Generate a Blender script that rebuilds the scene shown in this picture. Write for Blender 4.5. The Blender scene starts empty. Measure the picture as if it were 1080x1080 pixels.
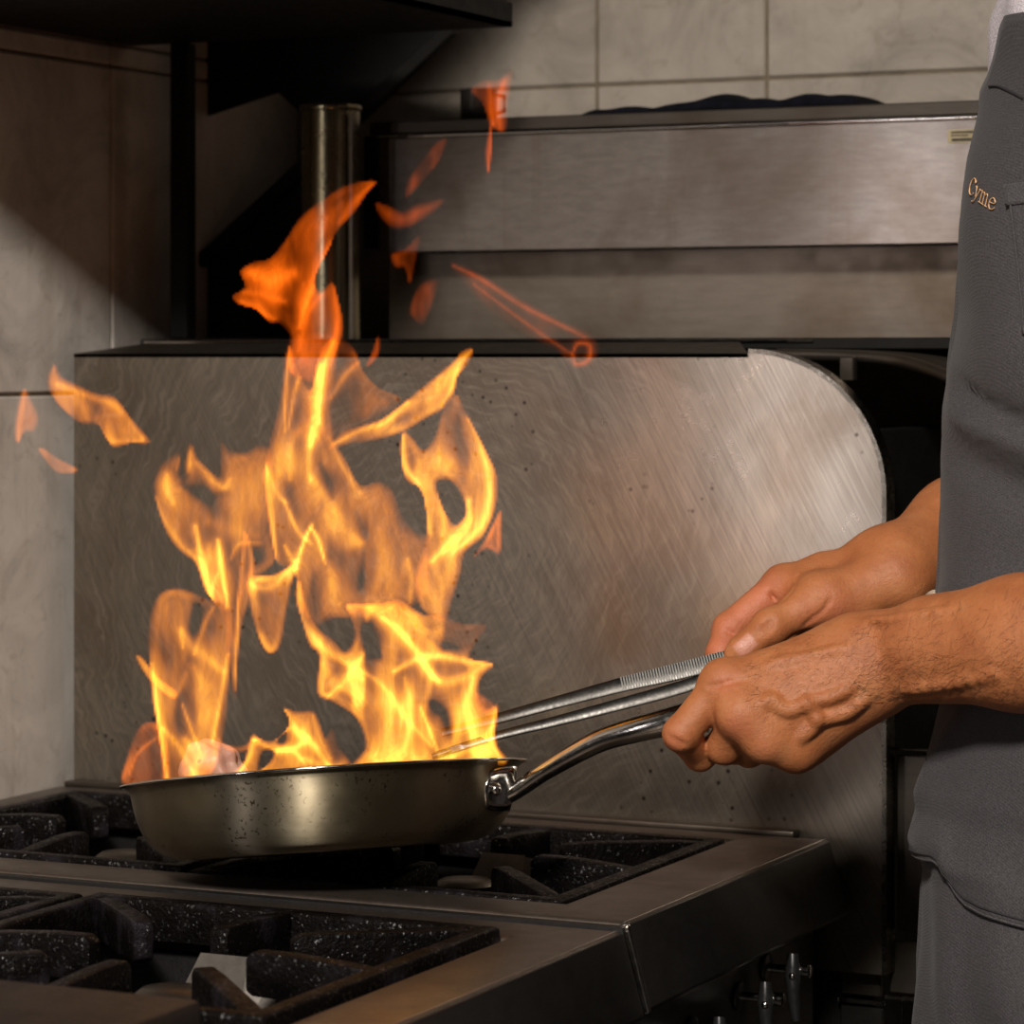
KEY_LEFT, KEY_EL, KEY_S, KEY_P = 9, 32, .32, 125
WIN_AZ, WIN_EL, WIN_W, WIN_H, WIN_P = 19.9, 0.045, .12, .80, 3.3
AMB = 0.016
import bpy, bmesh, math, random
import numpy as np
from mathutils import Vector, Matrix
random.seed(7); np.random.seed(7)
C = bpy.context.scene.collection
SC = bpy.context.scene
F = 3290.0; HZ = 375.0; TH = math.radians(25.35)
CAM = np.array([0.77, -2.19, 1.2557])
CT, ST = math.cos(TH), math.sin(TH)
RIGHT = np.array([CT, ST, 0.0]); FWD = np.array([-ST, CT, 0.0]); UP = np.array([0, 0, 1.0])

def P(px, py, d):
    """point seen at photo position (px,py) at depth d along the view axis"""
    return CAM + d * (FWD + RIGHT * ((px - 540) / F) - UP * ((py - HZ) / F))
def PY(px, py, Y):
    r = FWD + RIGHT * ((px - 540) / F) - UP * ((py - HZ) / F)
    return CAM + r * ((Y - CAM[1]) / r[1])
def PX(px, py, X):
    r = FWD + RIGHT * ((px - 540) / F) - UP * ((py - HZ) / F)
    return CAM + r * ((X - CAM[0]) / r[0])
def PZ(px, py, Z):
    r = FWD + RIGHT * ((px - 540) / F) - UP * ((py - HZ) / F)
    return CAM + r * ((Z - CAM[2]) / r[2])

# ------------------------------------------------------------------ objects
def tag(o, label=None, cat=None, group=None, kind=None):
    if label: o['label'] = label
    if cat: o['category'] = cat
    if group: o['group'] = group
    if kind: o['kind'] = kind
    return o
def thing(name, label, cat, loc=(0, 0, 0), group=None):
    o = bpy.data.objects.new(name, None); C.objects.link(o)
    o.location = Vector(loc); o.empty_display_size = 0.05
    return tag(o, label, cat, group)
def link_mesh(name, me, mat, parent=None, smooth=False):
    if mat is not None: me.materials.append(mat)
    if smooth:
        me.polygons.foreach_set('use_smooth', np.ones(len(me.polygons), bool))
    o = bpy.data.objects.new(name, me); C.objects.link(o)
    if parent is not None:
        o.parent = parent
        pw = Vector(parent.location) if parent.type == 'EMPTY' else Vector((0, 0, 0))
        o.matrix_parent_inverse = Matrix.Translation(-pw)   # shapes are written in place
    return o
def obj(name, bm, mat, parent=None, smooth=False, angle=None):
    bmesh.ops.recalc_face_normals(bm, faces=bm.faces[:])
    me = bpy.data.meshes.new(name); bm.to_mesh(me); bm.free()
    o = link_mesh(name, me, mat, parent, smooth)
    if angle is not None:
        me.polygons.foreach_set('use_smooth', np.ones(len(me.polygons), bool))
        me.set_sharp_from_angle(angle=math.radians(angle))
    return o

def merge(bm, b2):
    me = bpy.data.meshes.new('tmp'); b2.to_mesh(me); b2.free(); bm.from_mesh(me); bpy.data.meshes.remove(me)
def box(bm, x0, x1, y0, y1, z0, z1, bev=0.0, seg=2):
    b = bmesh.new(); bmesh.ops.create_cube(b, size=1)
    for v in b.verts:
        v.co = Vector(((x0 + x1) / 2 + v.co.x * (x1 - x0), (y0 + y1) / 2 + v.co.y * (y1 - y0), (z0 + z1) / 2 + v.co.z * (z1 - z0)))
    if bev: bmesh.ops.bevel(b, geom=b.edges[:], offset=bev, segments=seg, affect='EDGES', profile=0.5)
    merge(bm, b)
def prism(bm, pts, ext, bev=0.0, seg=2):
    """closed outline pts (3D), pushed out by the vector ext"""
    b = bmesh.new()
    a = [b.verts.new(Vector(p)) for p in pts]; c = [b.verts.new(Vector(p) + Vector(ext)) for p in pts]
    n = len(pts)
    b.faces.new(a); b.faces.new(c[::-1])
    for i in range(n):
        b.faces.new((a[i], c[i], c[(i + 1) % n], a[(i + 1) % n]))
    bmesh.ops.recalc_face_normals(b, faces=b.faces[:])
    if bev: bmesh.ops.bevel(b, geom=b.edges[:], offset=bev, segments=seg, affect='EDGES', profile=0.5)
    merge(bm, b)
def catmull(pts, n=6):
    pts = [np.array(p, float) for p in pts]
    if len(pts) < 3: return [pts[0] + (pts[-1] - pts[0]) * t for t in np.linspace(0, 1, n + 1)]
    q = [2 * pts[0] - pts[1]] + pts + [2 * pts[-1] - pts[-2]]
    out = []
    for i in range(1, len(q) - 2):
        p0, p1, p2, p3 = q[i - 1], q[i], q[i + 1], q[i + 2]
        for k in range(n):
            t = k / n
            out.append(0.5 * (2 * p1 + (p2 - p0) * t + (2 * p0 - 5 * p1 + 4 * p2 - p3) * t * t + (3 * p1 - p0 - 3 * p2 + p3) * t ** 3))
    out.append(pts[-1]); return out
def tube(bm, pts, rads, seg=12, flat=1.0, upv=(0, 0, 1), cap=True, rect=False):
    """sweep: rads = radius in the sideways direction, flat = ratio of the radius along upv"""
    pts = [np.array(p, float) for p in pts]
    if np.isscalar(rads): rads = [rads] * len(pts)
    if np.isscalar(flat): flat = [flat] * len(pts)
    rings = []
    for i, p in enumerate(pts):
        t = pts[min(i + 1, len(pts) - 1)] - pts[max(i - 1, 0)]; t = t / (np.linalg.norm(t) + 1e-12)
        s = np.cross(t, np.array(upv, float)); s /= (np.linalg.norm(s) + 1e-12); u = np.cross(s, t)
        ring = []
        for k in range(seg):
            a = 2 * math.pi * (k + (0.5 if rect else 0)) / seg
            ca, sa = math.cos(a), math.sin(a)
            if rect:
                e = 0.35; ca = math.copysign(abs(ca) ** e, ca); sa = math.copysign(abs(sa) ** e, sa)
            ring.append(bm.verts.new(Vector(p + s * ca * rads[i] + u * sa * rads[i] * flat[i])))
        rings.append(ring)
    for a, b in zip(rings, rings[1:]):
        for k in range(seg):
            bm.faces.new((a[k], a[(k + 1) % seg], b[(k + 1) % seg], b[k]))
    if cap:
        bm.faces.new(rings[0][::-1]); bm.faces.new(rings[-1])
def lathe(bm, prof, seg=64, M=None, closed=False):
    rings = []
    for r, z in prof:
        if r < 1e-6:
            v = bm.verts.new(Vector((0, 0, z))); rings.append([v] * seg)
        else:
            rings.append([bm.verts.new(Vector((r * math.cos(2 * math.pi * k / seg), r * math.sin(2 * math.pi * k / seg), z))) for k in range(seg)])
    n = len(rings)
    for i in range(n if closed else n - 1):
        a, b = rings[i], rings[(i + 1) % n]
        for k in range(seg):
            q = []
            for v in (a[k], a[(k + 1) % seg], b[(k + 1) % seg], b[k]):
                if v not in q: q.append(v)
            if len(q) > 2: bm.faces.new(q)
    if M is not None: bmesh.ops.transform(bm, matrix=M, verts=bm.verts[:])
def cyl(bm, a, b, r, seg=20, bev=0.0):
    a, b = np.array(a, float), np.array(b, float)
    ax = b - a; L = np.linalg.norm(ax); ax /= L
    upv = (0, 0, 1) if abs(ax[2]) < 0.9 else (1, 0, 0)
    if bev:
        tube(bm, [a, a + ax * bev * .4, a + ax * bev, b - ax * bev, b - ax * bev * .4, b], [r - bev, r - bev * .3, r, r, r - bev * .3, r - bev], seg, 1.0, upv)
    else:
        tube(bm, [a, b], r, seg, 1.0, upv)

# ------------------------------------------------------------------ materials
class NB:
    def __init__(self, name):
        self.m = bpy.data.materials.new(name); self.m.use_nodes = True
        self.t = self.m.node_tree; self.t.nodes.clear()
        self.out = self.n('ShaderNodeOutputMaterial')
    def n(self, typ, **kw):
        x = self.t.nodes.new(typ)
        for k, v in kw.items():
            if k in x.inputs: x.inputs[k].default_value = v
            else: setattr(x, k, v)
        return x
    def l(self, a, b): self.t.links.new(a, b)
    def coord(self, scale=(1, 1, 1), rot=(0, 0, 0), obj=False):
        tc = self.n('ShaderNodeTexCoord'); mp = self.n('ShaderNodeMapping')
        self.l(tc.outputs['Object'], mp.inputs['Vector'])
        if any(rot):      # turn first, stretch afterwards
            mp.vector_type = 'TEXTURE'; scale = tuple(1 / q for q in scale)
        mp.inputs['Scale'].default_value = scale; mp.inputs['Rotation'].default_value = rot
        return mp.outputs['Vector']
    def noise(self, vec, scale, detail=4, rough=0.55, dist=0.0):
        x = self.n('ShaderNodeTexNoise'); x.inputs['Scale'].default_value = scale
        x.inputs['Detail'].default_value = detail; x.inputs['Roughness'].default_value = rough; x.inputs['Distortion'].default_value = dist
        self.l(vec, x.inputs['Vector']); return x.outputs['Fac']
    def ramp(self, fac, stops):
        x = self.n('ShaderNodeValToRGB'); e = x.color_ramp.elements
        while len(e) < len(stops): e.new(0.5)
        for i, (p, c) in enumerate(stops):
            e[i].position = p; e[i].color = (*c, 1) if len(c) == 3 else c
        self.l(fac, x.inputs['Fac']); return x.outputs['Color']
    def rng(self, fac, a, b, c, d):
        x = self.n('ShaderNodeMapRange'); self.l(fac, x.inputs['Value'])
        for k, v in zip(('From Min', 'From Max', 'To Min', 'To Max'), (a, b, c, d)): x.inputs[k].default_value = v
        return x.outputs['Result']
    def mix(self, fac, a, b, blend='MIX'):
        x = self.n('ShaderNodeMix', data_type='RGBA', blend_type=blend)
        for s, v in ((x.inputs[0], fac), (x.inputs[6], a), (x.inputs[7], b)):
            if isinstance(v, (int, float)): s.default_value = v
            elif isinstance(v, tuple): s.default_value = (*v, 1) if len(v) == 3 else v
            else: self.l(v, s)
        return x.outputs[2]
    def math(self, op, a, b=None):
        x = self.n('ShaderNodeMath', operation=op)
        for s, v in ((x.inputs[0], a), (x.inputs[1], b)):
            if v is None: continue
            if isinstance(v, (int, float)): s.default_value = v
            else: self.l(v, s)
        return x.outputs[0]
    def bump(self, h, strength, dist=0.001, prev=None):
        x = self.n('ShaderNodeBump'); x.inputs['Strength'].default_value = strength; x.inputs['Distance'].default_value = dist
        self.l(h, x.inputs['Height'])
        if prev is not None: self.l(prev, x.inputs['Normal'])
        return x.outputs['Normal']
    def bsdf(self, col, rough=0.5, metal=0.0, normal=None, **kw):
        x = self.n('ShaderNodeBsdfPrincipled')
        for key, v in (('Base Color', col), ('Roughness', rough), ('Metallic', metal), ('Normal', normal)):
            if v is None: continue
            s = x.inputs[key]
            if isinstance(v, (int, float)): s.default_value = v
            elif isinstance(v, tuple): s.default_value = (*v, 1)
            else: self.l(v, s)
        for k, v in kw.items():
            s = x.inputs[k.replace('_', ' ')]
            if hasattr(v, 'links') or isinstance(v, bpy.types.NodeSocket): self.l(v, s)
            else: s.default_value = v
        self.l(x.outputs[0], self.out.inputs['Surface']); self.b = x
        return self.m

def m_plain(name, col, rough=0.5, metal=0.0, nscale=40, amt=0.25, bump=0.1, bd=0.0006):
    k = NB(name); v = k.coord()
    n1 = k.noise(v, nscale, 5, 0.6); n2 = k.noise(v, nscale * 5, 4, 0.6)
    c = k.ramp(n1, [(0.3, tuple(x * (1 - amt) for x in col)), (0.7, tuple(min(1, x * (1 + amt)) for x in col))])
    return k.bsdf(c, k.rng(n2, 0.3, 0.7, max(0.03, rough - 0.07), min(1, rough + 0.07)), metal, k.bump(n2, bump, bd))

def m_steel(name, col, rough, scale=(1, 1, 1), rot=(0, 0, 0), metal=0.85, swirl=0.0, stain=0.3, spots=0.0, lines=0.35, drip=0.0, gloss=0):
    k = NB(name); v0 = k.coord(); v = k.coord(scale, rot)
    st = k.noise(v, 1.0, 6, 0.7)
    big = k.noise(v0, 7, 4, 0.6, 0.6)
    sm = k.noise(v0, 60, 4, 0.6)
    c = k.ramp(st, [(0.25, tuple(x * (1 - lines * .5) for x in col)), (0.75, tuple(min(1, x * (1 + lines * .5)) for x in col))])
    dk = tuple(x * f for x, f in zip(col, (1 - stain * .8, 1 - stain, 1 - stain * 1.15)))
    c = k.mix(k.rng(big, 0.42, 0.7, 0, 0.8), c, dk)
    h = st
    if swirl:
        # circular scouring marks: noise drawn out along arcs round the middle of the plate
        sx = k.n('ShaderNodeSeparateXYZ'); k.l(v0, sx.inputs[0])
        px, pz = k.math('ADD', sx.outputs['X'], .33), k.math('ADD', sx.outputs['Z'], -1.10)
        rr = k.math('SQRT', k.math('ADD', k.math('MULTIPLY', px, px), k.math('MULTIPLY', pz, pz))); an = k.math('ARCTAN2', pz, px)
        cx = k.n('ShaderNodeCombineXYZ'); k.l(k.math('MULTIPLY', k.math('ADD', rr, k.math('MULTIPLY', big, .10)), 210), cx.inputs['X']); k.l(k.math('MULTIPLY', an, 4.5), cx.inputs['Y'])
        arc = k.noise(cx.outputs[0], 1.0, 5, .65)
        msk = k.rng(sx.outputs['X'], -.30, .0, 1, .15)
        c = k.mix(k.math('MULTIPLY', k.rng(arc, .50, .74, 0, swirl * .85), msk), c, tuple(min(1, x * 1.5) for x in col))
        c = k.mix(k.math('MULTIPLY', k.rng(arc, .5, .28, 0, swirl * .6), msk), c, tuple(x * .62 for x in col))
    if spots:
        vo = k.n('ShaderNodeTexVoronoi', feature='F1'); k.l(v0, vo.inputs['Vector']); vo.inputs['Scale'].default_value = 95
        g = k.noise(v0, 8, 2, 0.5)
        f = k.math('MULTIPLY', k.rng(vo.outputs['Distance'], 0.09, 0.20, 1, 0), k.rng(g, 0.52, 0.60, 0, spots))
        c = k.mix(f, c, (0.02, 0.014, 0.01))
    if drip:
        dv = k.coord((55, 55, 3)); dn = k.noise(dv, 1, 4, 0.6)
        c = k.mix(k.rng(dn, 0.55, 0.75, 0, drip), c, tuple(x * f for x, f in zip(col, (.62, .5, .36))))
    r = k.math('ADD', k.rng(sm, 0.3, 0.7, rough - 0.05, rough + 0.05), k.rng(big, 0.3, 0.7, -0.06, 0.08))
    nrm = k.bump(h, 0.03, 0.0002)
    m_ = k.bsdf(c, r, metal, nrm)
    if gloss:      # brushed metal: a broad lobe and a narrow one
        b1 = k.b; k.bsdf(c, gloss, metal, nrm); mx = k.n('ShaderNodeMixShader'); mx.inputs[0].default_value = .4
        k.l(b1.outputs[0], mx.inputs[1]); k.l(k.b.outputs[0], mx.inputs[2]); k.l(mx.outputs[0], k.out.inputs['Surface'])
    return m_

M = {}
M['splash'] = m_steel('brushed_swirled_steel', (0.245, 0.215, 0.178), 0.34, (520, 300, 9), (0, math.radians(-28), 0), 0.86, swirl=0.9, stain=0.45, spots=0.9, lines=0.75, gloss=.17)
M['rim_steel'] = m_steel('worn_range_top_steel', (0.13, 0.105, 0.088), 0.40, (300, 300, 300), (0, 0, 0), 0.8, stain=0.45, spots=0.4)
M['fascia_steel'] = m_steel('hazy_shelf_steel', (0.24, 0.21, 0.185), 0.36, (40, 160, 160), (0, 0, 0), 0.85, stain=0.5, drip=0.3, lines=0.5, gloss=.17)
M['dark_steel'] = m_steel('dark_greasy_steel', (0.085, 0.072, 0.058), 0.38, (30, 200, 200), (0, 0, 0), 0.8, stain=0.5)
M['front_steel'] = m_steel('range_front_steel', (0.075, 0.07, 0.064), 0.36, (60, 60, 260), (0, 0, 0), 0.9, stain=0.4)
M['black_steel'] = m_plain('flat_black_steel', (0.0045, 0.0038, 0.0032), 0.62, 0.0, 25, 0.4, 0.2)  # one black for real dark parts and for the plates replacing shade
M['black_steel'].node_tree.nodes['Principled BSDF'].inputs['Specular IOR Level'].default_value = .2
M['sheet'] = m_plain('bare_sheet_metal', (.13, .115, .10), .45, .6, 90, .2, .1)
M['chrome'] = m_plain('polished_steel', (0.62, 0.60, 0.57), 0.13, 1.0, 60, 0.1, 0.05)
M['handle'] = m_plain('worn_handle_steel', (.42, .40, .37), .2, 1.0, 60, .15, .08)
M['band'] = m_plain('dull_edge_steel', (.16, .145, .12), .28, 1.0, 30, .5)
M['soot'] = m_plain('burnt_black_tray', (0.006, 0.005, 0.005), 0.55, 0.0, 60, 0.5, 0.4)
M['tap_black'] = m_plain('black_tap_plastic', (0.012, 0.012, 0.012), 0.3, 0, 40, 0.2, 0.05)
M['cloth_dark'] = m_plain('navy_black_cloth', (0.005, 0.005, 0.008), 0.9, 0, 120, 0.4, 0.5)
M['cloth_dark'].node_tree.nodes['Principled BSDF'].inputs['Specular IOR Level'].default_value = .06
M['tin_dark'] = m_plain('dark_glazed_tin', (0.02, 0.017, 0.015), 0.14, 0.2, 50, 0.3, 0.05)
M['pipe'] = m_steel('tarnished_pipe_steel', (0.27, 0.24, 0.15), 0.25, (120, 120, 8), (0, 0, 0), 0.95, stain=0.6)
M['wood'] = m_plain('charred_dark_wood', (0.014, 0.008, 0.005), 0.6, 0, 35, 0.6, 0.5, 0.001)
M['label_y'] = m_plain('yellowed_label', (0.33, 0.27, 0.15), 0.6, 0, 90, 0.2)
M['ink'] = m_plain('label_ink', (0.03, 0.025, 0.02), 0.7, 0, 90, 0.2)

def m_iron():
    k = NB('seasoned_cast_iron'); v = k.coord()
    n1 = k.noise(v, 28, 4, 0.6); n2 = k.noise(v, 420, 3, 0.6); n3 = k.noise(v, 70, 4, 0.6)
    c = k.ramp(n1, [(0.32, (0.0022, 0.0018, 0.0018)), (0.54, (0.005, 0.0038, 0.0035)), (0.68, (0.017, 0.014, 0.018)), (0.8, (0.034, 0.017, 0.011))])
    nr = k.bump(n2, 0.75, 0.0016, k.bump(n3, 0.6, 0.002))
    vo = k.n('ShaderNodeTexVoronoi', feature='F1'); k.l(v, vo.inputs['Vector']); vo.inputs['Scale'].default_value = 700   # greasy glints
    wn = k.n('ShaderNodeTexWhiteNoise', noise_dimensions='3D'); k.l(vo.outputs['Color'], wn.inputs['Vector'])
    return k.bsdf(c, k.rng(n3, 0.3, 0.7, 0.24, 0.5), 0.0, nr, Coat_Weight=0.0, Coat_Roughness=0.12, Specular_IOR_Level=k.rng(wn.outputs['Value'], .92, .95, .06, 1.0))
M['iron'] = m_iron()

def m_pan():
    k = NB('heat_tinted_pan_steel'); v = k.coord(); vs = k.coord((5, 5, 260))
    big = k.noise(v, 11, 4, 0.6); ln = k.noise(vs, 1, 4, 0.6); sp = k.noise(v, 330, 3, 0.6); sp2 = k.noise(v, 22, 3, .6)
    c = k.ramp(big, [(0.25, (0.16, 0.128, 0.075)), (0.5, (0.27, 0.225, 0.15)), (0.75, (0.33, 0.29, 0.215))])
    c = k.mix(k.math('MULTIPLY', k.rng(sp, 0.58, 0.66, 0, 0.9), k.rng(sp2, .46, .58, 0, 1)), c, (0.05, 0.03, 0.012))
    r = k.math('ADD', k.rng(ln, 0.3, 0.7, 0.37, 0.43), k.rng(sp2, 0.4, 0.7, 0, 0.1))
    tg = k.n('ShaderNodeTangent', direction_type='RADIAL', axis='Z')
    return k.bsdf(c, r, 0.95, k.bump(ln, 0.05, 0.0004), Anisotropic=.97, Anisotropic_Rotation=.25, Tangent=tg.outputs[0])
M['pan'] = m_pan()

def m_tile(name, base, axis, grout=(0.10, 0.078, 0.05)):
    """large stone-look wall tiles: veined body, brown joints where the tiles meet"""
    k = NB(name); v = k.coord()
    n1 = k.noise(v, 9, 6, 0.65, 1.2); n2 = k.noise(v, 30, 5, 0.6, 2.0); n3 = k.noise(v, 150, 3, .6)
    c = k.ramp(n1, [(0.3, tuple(x * .68 for x in base)), (0.5, base), (0.72, tuple(min(1, x * 1.22) for x in base))])
    c = k.mix(k.rng(n2, 0.56, 0.7, 0, 0.4), c, tuple(x * f for x, f in zip(base, (.55, .5, .45))))
    dv = k.coord((45, 45, 2.5)); dn = k.noise(dv, 1, 4, 0.6)
    c = k.mix(k.rng(dn, 0.55, 0.78, 0, 0.35), c, tuple(x * f for x, f in zip(base, (.6, .52, .42))))
    return k.bsdf(c, k.rng(n1, 0.3, 0.7, 0.32, 0.5), 0.0, k.bump(n3, 0.06, 0.0005))
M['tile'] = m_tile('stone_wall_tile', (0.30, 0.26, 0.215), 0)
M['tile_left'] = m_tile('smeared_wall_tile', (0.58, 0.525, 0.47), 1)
M['grout'] = m_plain('brown_grout', (0.13, 0.10, 0.065), 0.8, 0, 60, 0.3)
M['floor'] = m_plain('dark_kitchen_floor', (0.05, 0.042, 0.036), 0.5, 0, 8, 0.3)
# ================================================================== setting
def struct(name, bm, mat, **k):
    o = obj(name, bm, mat, **k); o['kind'] = 'structure'; return o
XW, YW = -0.692, 0.42
b = bmesh.new(); box(b, -0.9, 3.0, -4.2, 0.5, -0.06, 0.0); struct('floor', b, M['floor'])
# back wall: separate tiles with recessed joints
def tiled_wall(name, plane, us, zs, mat, back):
    """us / zs are the joint positions along the wall and upward"""
    b = bmesh.new(); g = 0.0014
    for i in range(len(us) - 1):
        for j in range(len(zs) - 1):
            u0, u1, z0, z1 = us[i] + g, us[i + 1] - g, zs[j] + g, zs[j + 1] - g
            if plane == 'Y': box(b, u0, u1, YW, YW + .012, z0, z1, 0.0015, 1)
            else: box(b, XW - .012, XW, u0, u1, z0, z1, 0.0015, 1)
    o = struct(name, b, mat)
    b = bmesh.new()
    if plane == 'Y': box(b, us[0], us[-1], YW + .0025, YW + .05, zs[0], zs[-1])
    else: box(b, XW - .05, XW - .0025, us[0], us[-1], zs[0], zs[-1])
    q = obj('grout_bed', b, M['grout'], o)
    return o
j1, j2 = PY(629, 60, YW)[0], PY(808, 60, YW)[0]; w = j2 - j1
zj = PY(830, 82, YW)[2]
us = [XW - .06, j1 - w * 1.62, j1, j2] + [j2 + w * 1.62 * k for k in range(1, 8)]
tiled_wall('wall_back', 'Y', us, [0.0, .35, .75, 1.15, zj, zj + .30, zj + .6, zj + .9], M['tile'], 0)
zl = PX(40, 416, XW)[2]; zu = PX(60, 37, XW)[2]; zu2 = PX(60, 61, XW)[2]; yl = PX(118, 60, XW)[1]
yl2 = PX(20, 400, XW)[1]
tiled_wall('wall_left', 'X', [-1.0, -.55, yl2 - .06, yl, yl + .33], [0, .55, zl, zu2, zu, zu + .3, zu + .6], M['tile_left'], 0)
b = bmesh.new(); box(b, -0.9, 3.0, -4.2, 0.5, 3.1, 3.15); struct('ceiling', b, m_plain('ceiling_paint', (0.10, 0.09, 0.08), .8))

# ================================================================== splash / divider panel
X0s, X1s, Zs, Rs = -0.671, 0.0334, 1.2572, 0.105
sp = thing('divider_panel', 'tall brushed steel divider panel with rounded front corner behind the flames', 'panel', (X0s / 2, 0.01, 0.82))
pts = [(X0s, 0, 0.80), (X1s, 0, 0.80)]
for k in range(0, 25):
    a = k / 24 * math.pi / 2
    pts.append((X1s - Rs + Rs * math.cos(a), 0, Zs - Rs + Rs * math.sin(a)))
pts += [(X0s, 0, Zs)]
b = bmesh.new(); prism(b, pts, (0, 0.004, 0)); obj('plate', b, M['splash'], sp, angle=30)
# polished edge band that follows the outline on the right
b = bmesh.new()
path = [(X1s, .0085, 0.80)] + [(X1s - Rs + Rs * math.cos(k / 24 * math.pi / 2), .0085, Zs - Rs + Rs * math.sin(k / 24 * math.pi / 2)) for k in range(25)]
for i in range(len(path) - 1):
    p, q = Vector(path[i]), Vector(path[i + 1]); d = (q - p); n = Vector((d.z, 0, -d.x)).normalized() * 0.0035
    vs = [p + Vector((0, -.0085, 0)), q + Vector((0, -.0085, 0)), q + Vector((0, .011, 0)), p + Vector((0, .011, 0))]
    lo = [b.verts.new(x) for x in vs]; hi = [b.verts.new(x + n) for x in vs]
    b.faces.new(lo); b.faces.new(hi[::-1])
    for e in range(4): b.faces.new((lo[e], lo[(e + 1) % 4], hi[(e + 1) % 4], hi[e]))
bmesh.ops.remove_doubles(b, verts=b.verts[:], dist=1e-5)
obj('edge_band', b, M['band'], sp)
b = bmesh.new()
prism(b, [(X0s, .0, Zs), (X1s - Rs, .0, Zs), (X1s - Rs - .03, .06, Zs + .009), (X0s + .035, .06, Zs + .009)], (0, 0, -.003))
obj('top_flange', b, M['dark_steel'], sp)
# rolled bead where the plate meets the range top
b = bmesh.new(); box(b, X0s, -0.03, -0.0155, -0.0005, 0.8985, 0.9035, 0.0015, 2); obj('base_bead', b, M['dark_steel'], sp, angle=40)
# rust tear on the plate
# ================================================================== ranges
def rim(b, x0, x1, y0, y1, hx0, hx1, hy0, hy1, z0, z1, bev):
    """plate with a rectangular opening, edges rolled over"""
    o = [(x0, y0), (x1, y0), (x1, y1), (x0, y1)]; h = [(hx0, hy0), (hx1, hy0), (hx1, hy1), (hx0, hy1)]
    q = bmesh.new()
    vo = [q.verts.new((x, y, z1)) for x, y in o]; vh = [q.verts.new((x, y, z1)) for x, y in h]
    bo = [q.verts.new((x, y, z0)) for x, y in o]; bh = [q.verts.new((x, y, z0)) for x, y in h]
    for i in range(4):
        j = (i + 1) % 4
        q.faces.new((vo[i], vo[j], vh[j], vh[i])); q.faces.new((bo[j], bo[i], bh[i], bh[j]))
        q.faces.new((vo[j], vo[i], bo[i], bo[j])); q.faces.new((vh[i], vh[j], bh[j], bh[i]))
    bmesh.ops.recalc_face_normals(q, faces=q.faces[:])
    ed = [e for e in q.edges if all(abs(v.co.z - z1) < 1e-6 for v in e.verts) and len(e.link_faces) == 2 and any(abs(f.normal.z) < .5 for f in e.link_faces)]
    bmesh.ops.bevel(q, geom=ed, offset=bev, segments=3, affect='EDGES', profile=0.5)
    merge(b, q)
ZT = 0.90
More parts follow.
